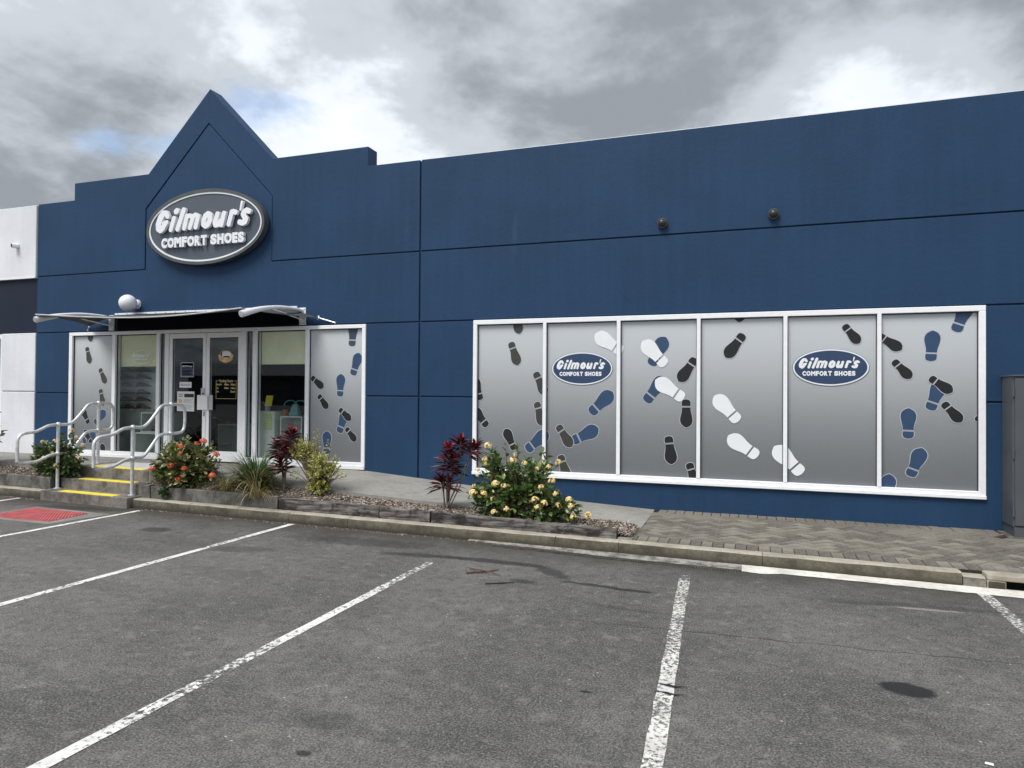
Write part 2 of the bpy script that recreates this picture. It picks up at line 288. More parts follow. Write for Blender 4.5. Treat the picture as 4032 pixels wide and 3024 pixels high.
# ------------------------------------------------------------------ mesh helpers
class MB:
    def __init__(s): s.v = []; s.f = []; s.m = []; s.mats = []; s.cur = 0
    def use(s, name):
        if name not in s.mats: s.mats.append(name)
        s.cur = s.mats.index(name); return s
    def add(s, vs, fs):
        o = len(s.v); s.v += [tuple(p) for p in vs]
        for f in fs: s.f.append([i + o for i in f]); s.m.append(s.cur)
        return s
    def box(s, x0, x1, y0, y1, z0, z1):
        return s.add([(x0, y0, z0), (x1, y0, z0), (x1, y1, z0), (x0, y1, z0), (x0, y0, z1), (x1, y0, z1), (x1, y1, z1), (x0, y1, z1)],
                     [(0, 3, 2, 1), (4, 5, 6, 7), (0, 1, 5, 4), (1, 2, 6, 5), (2, 3, 7, 6), (3, 0, 4, 7)])
    def hexa(s, lo, hi):          # two quads, counter-clockwise seen from above
        return s.add(list(lo) + list(hi), [(0, 3, 2, 1), (4, 5, 6, 7), (0, 1, 5, 4), (1, 2, 6, 5), (2, 3, 7, 6), (3, 0, 4, 7)])
    def prism(s, poly, y0, y1):   # polygon in x-z, front face at y0 (towards the car park)
        a = sum(poly[i][0] * poly[(i + 1) % len(poly)][1] - poly[(i + 1) % len(poly)][0] * poly[i][1] for i in range(len(poly)))
        if a < 0: poly = poly[::-1]
        n = len(poly); vs = [(x, y0, z) for x, z in poly] + [(x, y1, z) for x, z in poly]
        fs = [tuple(range(n)), tuple(range(2 * n - 1, n - 1, -1))] + [(i, i + n, (i + 1) % n + n, (i + 1) % n) for i in range(n)]
        return s.add(vs, fs)
    def slab(s, poly, z0, z1):    # polygon in x-y with a flat top
        a = sum(poly[i][0] * poly[(i + 1) % len(poly)][1] - poly[(i + 1) % len(poly)][0] * poly[i][1] for i in range(len(poly)))
        if a < 0: poly = poly[::-1]
        n = len(poly); zt = z1 if isinstance(z1, (list, tuple)) else [z1] * n
        vs = [(x, y, z0) for x, y in poly] + [(poly[i][0], poly[i][1], zt[i]) for i in range(n)]
        return s.add(vs, [tuple(range(n - 1, -1, -1)), tuple(range(n, 2 * n))] + [(i, (i + 1) % n, (i + 1) % n + n, i + n) for i in range(n)])
    def tube(s, path, r, n=10, caps=True):
        P = [Vector(p) for p in path]; R = r if isinstance(r, (list, tuple)) else [r] * len(P)
        t0 = (P[1] - P[0]).normalized(); up = Vector((0, 0, 1)) if abs(t0.z) < .9 else Vector((1, 0, 0)); u = t0.cross(up).normalized(); vs = []
        for i, p in enumerate(P):
            t = (P[min(i + 1, len(P) - 1)] - P[max(i - 1, 0)]).normalized(); u = (u - t * u.dot(t)).normalized(); b = t.cross(u)
            for k in range(n):
                a = 2 * math.pi * k / n; vs.append(p + (u * math.cos(a) + b * math.sin(a)) * R[i])
        fs = [(i * n + k, i * n + (k + 1) % n, (i + 1) * n + (k + 1) % n, (i + 1) * n + k) for i in range(len(P) - 1) for k in range(n)]
        if caps: fs += [tuple(range(n - 1, -1, -1)), tuple(range((len(P) - 1) * n, len(P) * n))]
        return s.add(vs, fs)
    def ball(s, c, r, nu=14, nv=8, sc=(1, 1, 1)):
        vs = [(c[0], c[1], c[2] - r * sc[2])]
        for j in range(1, nv):
            a = -math.pi / 2 + math.pi * j / nv
            for i in range(nu):
                b = 2 * math.pi * i / nu; vs.append((c[0] + r * sc[0] * math.cos(a) * math.cos(b), c[1] + r * sc[1] * math.cos(a) * math.sin(b), c[2] + r * sc[2] * math.sin(a)))
        vs.append((c[0], c[1], c[2] + r * sc[2])); T = len(vs) - 1
        fs = [(0, 1 + (i + 1) % nu, 1 + i) for i in range(nu)]
        fs += [(1 + j * nu + i, 1 + j * nu + (i + 1) % nu, 1 + (j + 1) * nu + (i + 1) % nu, 1 + (j + 1) * nu + i) for j in range(nv - 2) for i in range(nu)]
        fs += [(1 + (nv - 2) * nu + i, 1 + (nv - 2) * nu + (i + 1) % nu, T) for i in range(nu)]
        return s.add(vs, fs)
    def cyl(s, a, b, r, n=16): return s.tube([a, b], r, n)
    def mesh(s, me, M=None, mat=None):      # append an existing mesh
        if mat: s.use(mat)
        vs = [(M @ v.co) if M else v.co for v in me.vertices]; return s.add([tuple(v) for v in vs], [tuple(p.vertices) for p in me.polygons])
    def build(s, name, mat=None, parent=None, bevel=0, seg=1, smooth=False, loc=None):
        me = bpy.data.meshes.new(name); vs = s.v
        if loc: vs = [(x - loc[0], y - loc[1], z - loc[2]) for x, y, z in vs]
        me.from_pydata(vs, [], s.f)
        if mat: me.materials.append(MATS[mat])
        else:
            for n in s.mats: me.materials.append(MATS[n])
            me.polygons.foreach_set('material_index', s.m)
        if bevel:
            bm = bmesh.new(); bm.from_mesh(me); bmesh.ops.recalc_face_normals(bm, faces=bm.faces)
            bmesh.ops.bevel(bm, geom=[e for e in bm.edges if len(e.link_faces) == 2 and e.calc_face_angle(0) > .5], offset=bevel, segments=seg, affect='EDGES', clamp_overlap=True, profile=.5)
            bm.to_mesh(me); bm.free()
        if smooth:
            me.polygons.foreach_set('use_smooth', [True] * len(me.polygons))
            if smooth != 'all': me.set_sharp_from_angle(angle=rad(40))
        me.update()
        o = bpy.data.objects.new(name, me); COL.objects.link(o)
        if loc: o.location = loc
        if parent: o.parent = parent
        return o
def empty(name, loc=(0, 0, 0)):
    o = bpy.data.objects.new(name, None); COL.objects.link(o); o.location = loc; o.empty_display_size = .1; return o
def tag(o, label, cat, group=None):
    o['label'] = label; o['category'] = cat
    if group: o['group'] = group
    return o
def struct(o): o['kind'] = 'structure'; return o
def stuff(o): o['kind'] = 'stuff'; return o
def keep(o, parent):            # parent keeping the world position (parents are only ever moved, never turned)
    o.parent = parent; o.location = Vector(o.location) - parent.location; return o
def clip(poly, x0, x1, z0, z1):
    def cut(p, ins, inter):
        out = []
        for i in range(len(p)):
            a, b = p[i - 1], p[i]
            if ins(b):
                if not ins(a): out.append(inter(a, b))
                out.append(b)
            elif ins(a): out.append(inter(a, b))
        return out
    def ix(c): return lambda a, b: (c, a[1] + (b[1] - a[1]) * (c - a[0]) / (b[0] - a[0]))
    def iz(c): return lambda a, b: (a[0] + (b[0] - a[0]) * (c - a[1]) / (b[1] - a[1]), c)
    for ins, it in ((lambda p: p[0] >= x0, ix(x0)), (lambda p: p[0] <= x1, ix(x1)), (lambda p: p[1] >= z0, iz(z0)), (lambda p: p[1] <= z1, iz(z1))):
        if poly: poly = cut(poly, ins, it)
    return poly
def clip_convex(poly, region):
    for i in range(len(region)):
        a, b = region[i], region[(i + 1) % len(region)]
        sd = lambda p: (b[0] - a[0]) * (p[1] - a[1]) - (b[1] - a[1]) * (p[0] - a[0])
        out = []
        for k in range(len(poly)):
            p, q = poly[k - 1], poly[k]; sp_, sq = sd(p), sd(q)
            if sq >= 0:
                if sp_ < 0: t = sp_ / (sp_ - sq); out.append((p[0] + (q[0] - p[0]) * t, p[1] + (q[1] - p[1]) * t))
                out.append(q)
            elif sp_ >= 0: t = sp_ / (sp_ - sq); out.append((p[0] + (q[0] - p[0]) * t, p[1] + (q[1] - p[1]) * t))
        poly = out
        if not poly: return []
    return poly
def curve_mesh(loops, ext, bev=0.0):       # filled outline with holes, thickness 2*ext
    cu_ = bpy.data.curves.new('outline', 'CURVE'); cu_.dimensions = '2D'; cu_.fill_mode = 'BOTH'; cu_.extrude = ext; cu_.bevel_depth = bev; cu_.bevel_resolution = 1
    for L in loops:
        sp_ = cu_.splines.new('POLY'); sp_.points.add(len(L) - 1); sp_.use_cyclic_u = True
        for q, p in zip(sp_.points, L): q.co = (p[0], p[1], 0, 1)
    o = bpy.data.objects.new('outline', cu_); COL.objects.link(o); me = bpy.data.meshes.new_from_object(o.evaluated_get(bpy.context.evaluated_depsgraph_get()))
    bpy.data.objects.remove(o); bpy.data.curves.remove(cu_); return me
def text_mesh(txt, size, ext, bold=0.0, sx=1.0, space=1.0, align='LEFT', bev=0.0):
    cu_ = bpy.data.curves.new('words', 'FONT'); cu_.body = txt; cu_.size = size; cu_.extrude = ext; cu_.offset = bold; cu_.space_character = space; cu_.align_x = align; cu_.bevel_depth = bev; cu_.resolution_u = 4
    o = bpy.data.objects.new('words', cu_); COL.objects.link(o); o.scale = (sx, 1, 1); me = bpy.data.meshes.new_from_object(o.evaluated_get(bpy.context.evaluated_depsgraph_get()))
    bpy.data.objects.remove(o); bpy.data.curves.remove(cu_)
    for v in me.vertices: v.co.x *= sx
    return me
UP = Matrix(((1, 0, 0, 0), (0, 0, -1, 0), (0, 1, 0, 0), (0, 0, 0, 1)))     # x-y drawing plane -> facade x-z, front to -y

# brush lettering: union of round strokes, traced with marching squares
def trace(strokes, step):
    pts = [p for s_ in strokes for p in s_]; x0 = min(p[0] - p[2] for p in pts) - 3 * step; x1 = max(p[0] + p[2] for p in pts) + 3 * step
    y0 = min(p[1] - p[2] for p in pts) - 3 * step; y1 = max(p[1] + p[2] for p in pts) + 3 * step
    nx, ny = int((x1 - x0) / step) + 1, int((y1 - y0) / step) + 1; X, Y = np.meshgrid(x0 + np.arange(nx) * step, y0 + np.arange(ny) * step, indexing='ij'); D = np.full(X.shape, 1e9)
    for s_ in strokes:
        for a, b in zip(s_, s_[1:]):
            dx, dy = b[0] - a[0], b[1] - a[1]; t = np.clip(((X - a[0]) * dx + (Y - a[1]) * dy) / (dx * dx + dy * dy + 1e-9), 0, 1)
            D = np.minimum(D, np.hypot(X - a[0] - t * dx, Y - a[1] - t * dy) - (a[2] + (b[2] - a[2]) * t))
    seg = {}
    T = {1: [(3, 0)], 2: [(0, 1)], 3: [(3, 1)], 4: [(1, 2)], 5: [(3, 0), (1, 2)], 6: [(0, 2)], 7: [(3, 2)], 8: [(2, 3)], 9: [(2, 0)], 10: [(0, 1), (2, 3)], 11: [(2, 1)], 12: [(1, 3)], 13: [(1, 0)], 14: [(0, 3)]}
    def edge(i, j, e):
        (a, b) = (((i, j), (i + 1, j)), ((i + 1, j), (i + 1, j + 1)), ((i, j + 1), (i + 1, j + 1)), ((i, j), (i, j + 1)))[e]
        return (a, b)
    for i in range(nx - 1):
        for j in range(ny - 1):
            c = (D[i, j] < 0) | (D[i + 1, j] < 0) << 1 | (D[i + 1, j + 1] < 0) << 2 | (D[i, j + 1] < 0) << 3
            for p, q in T.get(int(c), ()): seg[edge(i, j, p)] = edge(i, j, q)
    def pos(e):
        a, b = e; da, db = D[a], D[b]; t = da / (da - db); return (x0 + (a[0] + (b[0] - a[0]) * t) * step, y0 + (a[1] + (b[1] - a[1]) * t) * step)
    loops = []
    while seg:
        k = next(iter(seg)); L = []
        while k in seg: L.append(pos(k)); k = seg.pop(k)
        if len(L) > 5: loops.append(L)
    return loops
W_ = 34
BRUSH = {   # strokes in logo drawing units (x right, y down), x, y, half width
 'G': [[(506, 392, 34), (478, 350, 38), (430, 350, 42), (385, 398, 46), (350, 478, 48), (352, 530, 46), (385, 550, 44), (425, 530, 40), (452, 492, 36), (478, 468, 34)], [(440, 474, 30), (486, 462, 32)]],
 'i': [[(612, 424, 35), (562, 556, 34)], [(648, 342, 38), (662, 333, 38)]],
 'l': [[(776, 332, 36), (676, 556, 36)]],
 'm': [[(830, 418, 34), (786, 552, 34)], [(934, 430, 34), (882, 552, 33)], [(1016, 432, 34), (978, 552, 34)], [(836, 412, 34), (880, 408, 30), (934, 424, 32)], [(930, 424, 32), (972, 404, 30), (1014, 426, 34)]],
 'o': [[(1178, 408, 38), (1212, 432, 38), (1212, 482, 38), (1184, 532, 38), (1140, 548, 38), (1108, 528, 38), (1110, 484, 38), (1136, 430, 38), (1178, 408, 38)]],
 'u': [[(1332, 420, 34), (1292, 520, 36), (1302, 548, 36), (1346, 544, 34), (1384, 505, 32)], [(1436, 420, 34), (1396, 552, 34)]],
 'r': [[(1562, 412, 34), (1514, 552, 34)], [(1548, 440, 30), (1590, 408, 33), (1622, 420, 33)]],
 'apostrophe': [[(1720, 308, 19), (1696, 396, 12)]],
 's': [[(1832, 424, 33), (1798, 408, 35), (1758, 424, 37), (1740, 452, 37), (1764, 486, 38), (1784, 510, 38), (1768, 542, 38), (1728, 552, 38), (1686, 540, 35)]]}
CAPS_X = [398, 502, 620, 747, 838, 960, 1062, 1218, 1330, 1440, 1570, 1660]
def logo_letters(ext, bev):
    """[(name, mesh)] in logo units: ellipse half width 1 wide"""
    out = []; k = 1 / 970
    for nm, st in BRUSH.items():
        st2 = [[((x - 1118) * k, -(y - 560) * k * 1.07, r * k * .96) for x, y, r in s_] for s_ in st]
        out.append((nm, curve_mesh(trace(st2, .0052), ext, bev)))
    for ch, x, xe in zip('COMFORTSHOES', CAPS_X, CAPS_X[1:7] + [1168] + CAPS_X[8:] + [1762]):
        me = text_mesh(ch, 1.0, ext, .062)
        xs = [v.co.x for v in me.vertices]; ys = [v.co.y for v in me.vertices]; a, b, c, d = min(xs), max(xs), min(ys), max(ys)
        w0, w1 = (x - 1118) * k, (xe - 10 - 1118) * k; h0, h1 = -(778 - 560) * k * 1.07, -(655 - 560) * k * 1.07
        for v in me.vertices: v.co.x = w0 + (v.co.x - a) / (b - a) * (w1 - w0); v.co.y = h0 + (v.co.y - c) / (d - c) * (h1 - h0)
        out.append((ch, me))
    return out
LOGO = logo_letters(.0, 0)
def ellipse_pts(cx, cz, a, b, n=72): return [(cx + a * math.cos(2 * math.pi * i / n), cz + b * math.sin(2 * math.pi * i / n)) for i in range(n)]

# ------------------------------------------------------------------ ground
yk = lambda x: -2.23 - .045 * x            # line of the kerb face
asph = MB().add([(-400, -400, 0), (400, -400, 0), (400, 400, 0), (-400, 400, 0)], [(0, 1, 2, 3)]).build('asphalt', 'asphalt'); struct(asph)
def strip(pts, wd, z, mat, name, parent, jag=.004):
    b = MB(); L = []; R_ = []
    P = [Vector(p) for p in pts]; n = max(2, int((P[1] - P[0]).length / .12)); d = (P[1] - P[0]).normalized(); nrm = Vector((-d.y, d.x))
    for i in range(n + 1):
        c = P[0].lerp(P[1], i / n); a, q = wd / 2 + random.uniform(-jag, jag), wd / 2 + random.uniform(-jag, jag); L.append(c + nrm * a); R_.append(c - nrm * q)
    b.add([(p.x, p.y, z) for p in L] + [(p.x, p.y, z) for p in R_], [(n + 1 + i, n + 2 + i, i + 1, i) for i in range(n)]); return b.build(name, mat, parent)
for a, b_, wd, mt in (((-3.052, -3.20), (-3.035, -9.5), .088, 'line_paint'), ((-.60, -2.80), (-.30, -9.0), .098, 'line_paint_worn'), ((-5.585, -2.03), (-5.66, -9.5), .085, 'line_paint_fresh'),
                      ((1.885, -2.47), (1.93, -8.5), .10, 'line_paint_worn'), ((-8.19, -1.97), (-8.30, -9.5), .085, 'line_paint_fresh'), ((-10.84, -1.80), (-10.9, -9.5), .08, 'line_paint_fresh')):
    strip((a, b_), wd, .004, mt, 'bay_line', asph)
# red tactile pad in front of the steps
tp = MB(); cs = [Vector(p) for p in ((-9.72, -2.40), (-8.60, -2.45), (-8.56, -3.05), (-9.66, -3.06))]
tp.hexa([(p.x, p.y, 0) for p in (cs[3], cs[2], cs[1], cs[0])], [(p.x, p.y, .008) for p in (cs[3], cs[2], cs[1], cs[0])])
for i in range(22):
    for j in range(12):
        u, v = (i + .5) / 22, (j + .5) / 12; p = cs[0].lerp(cs[1], u).lerp(cs[3].lerp(cs[2], u), v); r = .019
        tp.add([(p.x - r, p.y - r, .008), (p.x + r, p.y - r, .008), (p.x + r, p.y + r, .008), (p.x - r, p.y + r, .008), (p.x - r * .6, p.y - r * .6, .019), (p.x + r * .6, p.y - r * .6, .019), (p.x + r * .6, p.y + r * .6, .019), (p.x - r * .6, p.y + r * .6, .019)], [(4, 5, 6, 7), (0, 1, 5, 4), (1, 2, 6, 5), (2, 3, 7, 6), (3, 0, 4, 7)])
tpo = tp.build('tactile_pad', 'red_tactile', asph); tpo['label'] = 'red tactile pad with raised dots in front of the steps'
MB().add([(p.x, p.y, .004) for p in (cs[3] + Vector((-.12, -.10)), cs[2] + Vector((.14, -.12)), cs[1] + Vector((.30, .10)), cs[0] + Vector((-.1, .12)))], [(0, 1, 2, 3)]).build('cement_surround', 'landing_concrete', asph)

# kerb, stone by stone
kerb = struct(empty('kerb', (0, -2.2, 0)))
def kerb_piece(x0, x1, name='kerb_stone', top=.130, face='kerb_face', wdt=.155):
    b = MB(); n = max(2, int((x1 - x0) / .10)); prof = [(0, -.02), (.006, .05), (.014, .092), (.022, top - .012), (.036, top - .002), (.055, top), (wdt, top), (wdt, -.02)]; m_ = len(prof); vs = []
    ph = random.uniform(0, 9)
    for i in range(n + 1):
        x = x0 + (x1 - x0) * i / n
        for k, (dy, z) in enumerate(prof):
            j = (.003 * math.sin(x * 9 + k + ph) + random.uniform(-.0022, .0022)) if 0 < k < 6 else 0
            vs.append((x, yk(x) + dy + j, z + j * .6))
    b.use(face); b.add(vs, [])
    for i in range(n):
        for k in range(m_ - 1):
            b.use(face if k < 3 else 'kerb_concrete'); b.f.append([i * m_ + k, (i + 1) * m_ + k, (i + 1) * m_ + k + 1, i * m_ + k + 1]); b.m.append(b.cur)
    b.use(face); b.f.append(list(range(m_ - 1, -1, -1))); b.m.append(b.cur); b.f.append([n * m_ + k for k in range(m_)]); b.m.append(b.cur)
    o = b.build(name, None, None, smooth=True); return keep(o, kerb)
jx = [-17, -15.2, -13.0, -11.6, -10.42]
for a, b_ in zip(jx, jx[1:]): kerb_piece(a + .004, b_ - .004)
jx = [-8.50, -7.40, -6.55, -5.69, -4.78, -2.06, -1.35, .09, 1.775]
for a, b_ in zip(jx, jx[1:]): kerb_piece(a + .0025, b_ - .0025)
kerb_piece(1.782, 1.955, top=.10, face='step_concrete')
# storm drain inlet in the kerb
il = MB(); il.use('kerb_concrete')
def kq(x0, x1, d0, d1, z0, z1): il.hexa([(x0, yk(x0) + d0, z0), (x1, yk(x1) + d0, z0), (x1, yk(x1) + d1, z0), (x0, yk(x0) + d1, z0)], [(x0, yk(x0) + d0, z1), (x1, yk(x1) + d0, z1), (x1, yk(x1) + d1, z1), (x0, yk(x0) + d1, z1)])
kq(1.962, 4.0, 0, .17, .085, .135); il.use('kerb_face'); kq(1.962, 2.105, .004, .165, -.01, .084); kq(3.3, 4.0, .004, .165, -.01, .084)
il.use('drain_black'); kq(2.106, 3.299, .12, .165, -.01, .084)
keep(il.build('storm_drain_inlet', None, None, bevel=.008), kerb)['label'] = 'concrete kerb inlet with a dark storm drain slot'
for a, b_ in ((4.02, 6.2), (6.2, 9.0)): kerb_piece(a, b_ - .01)
# cement fillet and white gutter along the kerb, slotted drain
def ribbon(name, pts, z, mat):      # pts: (x, inner offset, outer offset) from the kerb line, crumbling outer edge
    b = MB(); vs = []; n = len(pts)
    X = np.linspace(pts[0][0], pts[-1][0], int((pts[-1][0] - pts[0][0]) / .04)); i0 = np.interp(X, [p[0] for p in pts], [p[1] for p in pts]); o0 = np.interp(X, [p[0] for p in pts], [p[2] for p in pts])
    for x, i, o in zip(X, i0, o0):
        o2 = o + random.uniform(-.007, .007); vs += [(x, yk(x) - i, z + .012), (x, yk(x) - (i + o2) / 2, z + .005 + random.uniform(0, .003)), (x, yk(x) - o2, z)]
    b.add(vs, [(k * 3 + j + 1, k * 3 + 4 + j, k * 3 + 3 + j, k * 3 + j) for k in range(len(X) - 1) for j in (0, 1)]); return struct(b.build(name, mat, smooth=True))
ribbon('gutter_strip', [(-3.1, -.01, .03), (-2.4, -.01, .08), (-1.5, -.01, .15), (-.75, -.01, .17), (-.08, -.01, .17)], .004, 'gutter_cement')['label'] = 'thin grey cement fillet along the foot of the kerb'
ribbon('gutter_strip', [(-.10, -.01, .22), (.12, -.01, .24), (.25, -.01, .17), (.9, -.01, .17), (1.9, -.01, .19), (2.6, -.01, .21), (4.5, -.01, .21), (8, -.01, .2)], .004, 'gutter_white')['label'] = 'broad white cement gutter beside the kerb'
dr = empty('slot_drain', (-1.3, -2.45, 0)); tag(dr, 'long narrow slotted drain grate in the asphalt below the kerb', 'drain')
b = MB(); x0, x1 = -2.75, -.12; f0 = lambda x: yk(x) - np.interp(x, [-2.75, -1.5, -.1], [.13, .20, .235])
def dbar(xa, xb, d0, d1, z0, z1): b.hexa([(xa, f0(xa) - d1, z0), (xb, f0(xb) - d1, z0), (xb, f0(xb) - d0, z0), (xa, f0(xa) - d0, z0)], [(xa, f0(xa) - d1, z1), (xb, f0(xb) - d1, z1), (xb, f0(xb) - d0, z1), (xa, f0(xa) - d0, z1)])
dbar(x0, x1, .012, .058, .001, .0045); keep(b.build('channel', 'drain_black'), dr)
b = MB()
dbar(x0, x1, .0, .011, .001, .009); dbar(x0, x1, .059, .068, .001, .009)
for i in range(105):
    xx = x0 + (i + .3) * (x1 - x0) / 105; dbar(xx, xx + .010, .0115, .0585, .0046, .009)
keep(b.build('grate_bars', 'grate_metal'), dr)

# block paving in herringbone
pav = struct(MB().slab([(-1.30, yk(-1.3) + .156), (9, yk(9) + .156), (9, -.004), (-1.24, -.004)], -.02, .128).build('block_paving', 'paver_joint'))
a_ = .113; pieces = []
ZP = lambda x, y: .135 + .014 * (y + 2.2) / 2.2
def paver(poly):
    c = (sum(p[0] for p in poly) / len(poly), sum(p[1] for p in poly) / len(poly)); pieces.append((math.hypot(c[0], c[1] + 9.5), c, poly))
XR = 6.0
region = [(-1.33, yk(-1.33) + .156 + .235), (XR, yk(XR) + .156 + .235), (XR, -.24), (-1.25, -.24)]
c45 = math.sqrt(.5); rot = lambda u, v: (u * c45 - v * c45 + 1.0, u * c45 + v * c45 - 1.0)
g_ = .0034
for i in range(-60, 60):
    for j in range(-60, 60):
        k = (i - j) % 4
        if k == 0: q = (i, j, i + 2, j + 1)
        elif k == 3: q = (i, j, i + 1, j + 2)
        else: continue
        u0, v0, u1, v1 = (q[0] * a_ + g_, q[1] * a_ + g_, q[2] * a_ - g_, q[3] * a_ - g_)
        po = clip_convex([rot(u0, v0), rot(u1, v0), rot(u1, v1), rot(u0, v1)], region)
        if len(po) >= 3:
            ar = abs(sum(po[t - 1][0] * po[t][1] - po[t][0] * po[t - 1][1] for t in range(len(po)))) / 2
            if ar > .0009: paver(po)
x = -1.30
while x < XR:
    n2 = x + a_; paver([(x + g_, yk(x) + .158), (n2 - g_, yk(n2) + .158), (n2 - g_, yk(n2) + .386), (x + g_, yk(x) + .386)])
    if x > -1.25 and not (2.62 < x < 3.7): paver([(x + g_, -.236), (n2 - g_, -.236), (n2 - g_, -.008), (x + g_, -.008)])
    x = n2
pieces.sort(key=lambda q: q[0])
pieces = [q for q in pieces if not (2.62 < q[1][0] < 3.72 and q[1][1] > -.46)]
vis = [q for q in pieces if q[1][0] < 3.55]; rest = [q for q in pieces if q[1][0] >= 3.55] + vis[300:]; vis = vis[:300]
def paver_geo(b, c, po, dz, tl):
    n = len(po); top = [(p[0], p[1], ZP(*p) + dz + (p[0] - c[0]) * tl) for p in po]; inn = [(p[0] + (c[0] - p[0]) * .045, p[1] + (c[1] - p[1]) * .045) for p in po]
    b.add([(p[0], p[1], .11) for p in po] + [(t[0], t[1], t[2] - .004) for t in top] + [(q[0], q[1], t[2]) for q, t in zip(inn, top)],
          [tuple(range(2 * n, 3 * n))] + [(i, (i + 1) % n, (i + 1) % n + n, i + n) for i in range(n)] + [(i + n, (i + 1) % n + n, (i + 1) % n + 2 * n, i + 2 * n) for i in range(n)])
for d_, c, po in vis:
    if sum(po[t - 1][0] * po[t][1] - po[t][0] * po[t - 1][1] for t in range(len(po))) < 0: po = po[::-1]
    b = MB(); paver_geo(b, c, po, random.uniform(-.0025, .003), random.uniform(-.02, .02)); o = b.build('paver', 'paver_clay', loc=(c[0], c[1], .13)); o.parent = pav
b = MB()
for d_, c, po in rest:
    if sum(po[t - 1][0] * po[t][1] - po[t][0] * po[t - 1][1] for t in range(len(po))) < 0: po = po[::-1]
    paver_geo(b, c, po, random.uniform(-.0025, .003), 0)
stuff(b.build('far_pavers', 'paver_clay', pav))

# ramp and landing
zw = lambda x: float(np.interp(x, [-7.3, -5.83, -4.82, -2.23, -1.25], [.478, .478, .40, .19, .142]))
zf = lambda x: float(np.interp(x, [-7.4, -6.62, -5.05, -3.74, -1.22], [.476, .444, .346, .285, .150]))
b = MB(); X = np.linspace(-7.4, -1.255, 26); vs = []
for x in X: vs += [(x, -.003, zw(x)), (x + .03, -1.40, zf(x)), (x + .03, -1.402, zf(x) - .14)]
b.add(vs, [(k * 3 + j, k * 3 + 1 + j, k * 3 + 4 + j, k * 3 + 3 + j) for k in range(25) for j in (0, 1)]); n0 = len(vs) - 3
b.add([vs[n0], vs[n0 + 1], (vs[n0 + 1][0], -1.40, 0), (vs[n0][0], -.003, 0)], [(0, 3, 2, 1)])
struct(b.build('ramp', 'ramp_concrete'))
struct(MB().slab([(-17, -1.25), (-10.36, -1.215), (-8.66, -1.365), (-8.66, -1.40), (-7.405, -1.40), (-7.405, .34), (-17, .34)], .0, .478).build('landing', 'landing_concrete'))
tl = empty('tactile_mat', (-9.5, -.95, .478)); tag(tl, 'pale grey tactile mat with raised dots on the landing above the steps', 'mat')
b = MB(); b.hexa([(-10.05, -1.10, .479), (-8.85, -1.20, .479), (-8.85, -.60, .479), (-10.05, -.55, .479)], [(-10.05, -1.10, .485), (-8.85, -1.20, .485), (-8.85, -.60, .485), (-10.05, -.55, .485)])
keep(b.build('mat_sheet', 'tactile_grey'), tl); b = MB()
for i in range(22):
    for j in range(10):
        b.ball((-10.02 + i * .054, -1.08 - i * .004 + j * .052, .485), .014, 6, 4, (1, 1, .4))
stuff(keep(b.build('dots', 'tactile_grey'), tl))
# steps: three risers skewed a little to the shop
st = empty('entrance_steps', (-9.4, -1.9, 0)); tag(st, 'three weathered concrete steps with yellow edge strips up to the shop door', 'steps')
def step(p, z0, z1, back, strp, dx0=0, dx1=0):
    (xa, ya), (xb, yb) = p
    o = MB().hexa([(xa, ya, z0), (xb, yb, z0), (xb + dx1, yb + back, z0), (xa + dx0, ya + back, z0)], [(xa, ya, z1), (xb, yb, z1), (xb + dx1, yb + back, z1), (xa + dx0, ya + back, z1)]).build('tread', 'step_concrete', bevel=.010, seg=2); keep(o, st)
    (ua, ub) = strp; sl_ = (yb - ya) / (xb - xa); q = lambda x, d, z: (x, ya + (x - xa) * sl_ + d, z)
    o = MB().hexa([q(ua, .018, z1), q(ub, .018, z1), q(ub, .165, z1), q(ua, .165, z1)], [q(ua, .018, z1 + .004), q(ub, .018, z1 + .004), q(ub, .165, z1 + .004), q(ua, .165, z1 + .004)]).build('edge_strip', 'nosing_yellow'); keep(o, st)
step(((-10.40, -1.80), (-8.50, -1.925)), -.02, .152, .40, (-10.02, -8.83))
step(((-10.33, -1.515), (-8.53, -1.640)), .10, .312, .40, (-9.96, -8.78))
step(((-10.33, -1.232), (-8.70, -1.375)), .20, .4785, .16, (-10.08, -8.86))

# garden beds
def bed(name, x0, x1, front, back, zfr, zbk):
    b = MB(); n = int((x1 - x0) / .12); vs = []
    for i in range(n + 1):
        x = x0 + (x1 - x0) * i / n
        for j in range(6):
            t = j / 5; y = front(x) * (1 - t) + back(x) * t; vs.append((x, y, zfr(x) * (1 - t) + zbk(x) * t + random.uniform(-.008, .012) * (0 < j < 5)))
    b.add(vs, [(i * 6 + j, (i + 1) * 6 + j, (i + 1) * 6 + j + 1, i * 6 + j + 1) for i in range(n) for j in range(5)]); return struct(b.build(name, 'soil', smooth='all'))
zt = lambda x: float(np.interp(x, [-8.5, -6.0, -3.7, -1.38, -1.2], [.292, .275, .245, .205, .17]))
fr1 = lambda x: yk(x) + .20; bk1 = lambda x: -1.40
zb1 = lambda x: max(zf(x) - .05, zt(x) - .005)
bed('garden_bed', -8.52, -1.32, fr1, bk1, lambda x: zt(x) - .02, lambda x: zb1(x) if x > -7.4 else .40)['label'] = 'long mulched garden bed between kerb and ramp'
fr2 = lambda x: yk(x) + .20
bed('garden_bed', -17, -10.40, fr2, lambda x: -1.24, lambda x: .29, lambda x: .40)['label'] = 'mulched garden bed left of the steps'
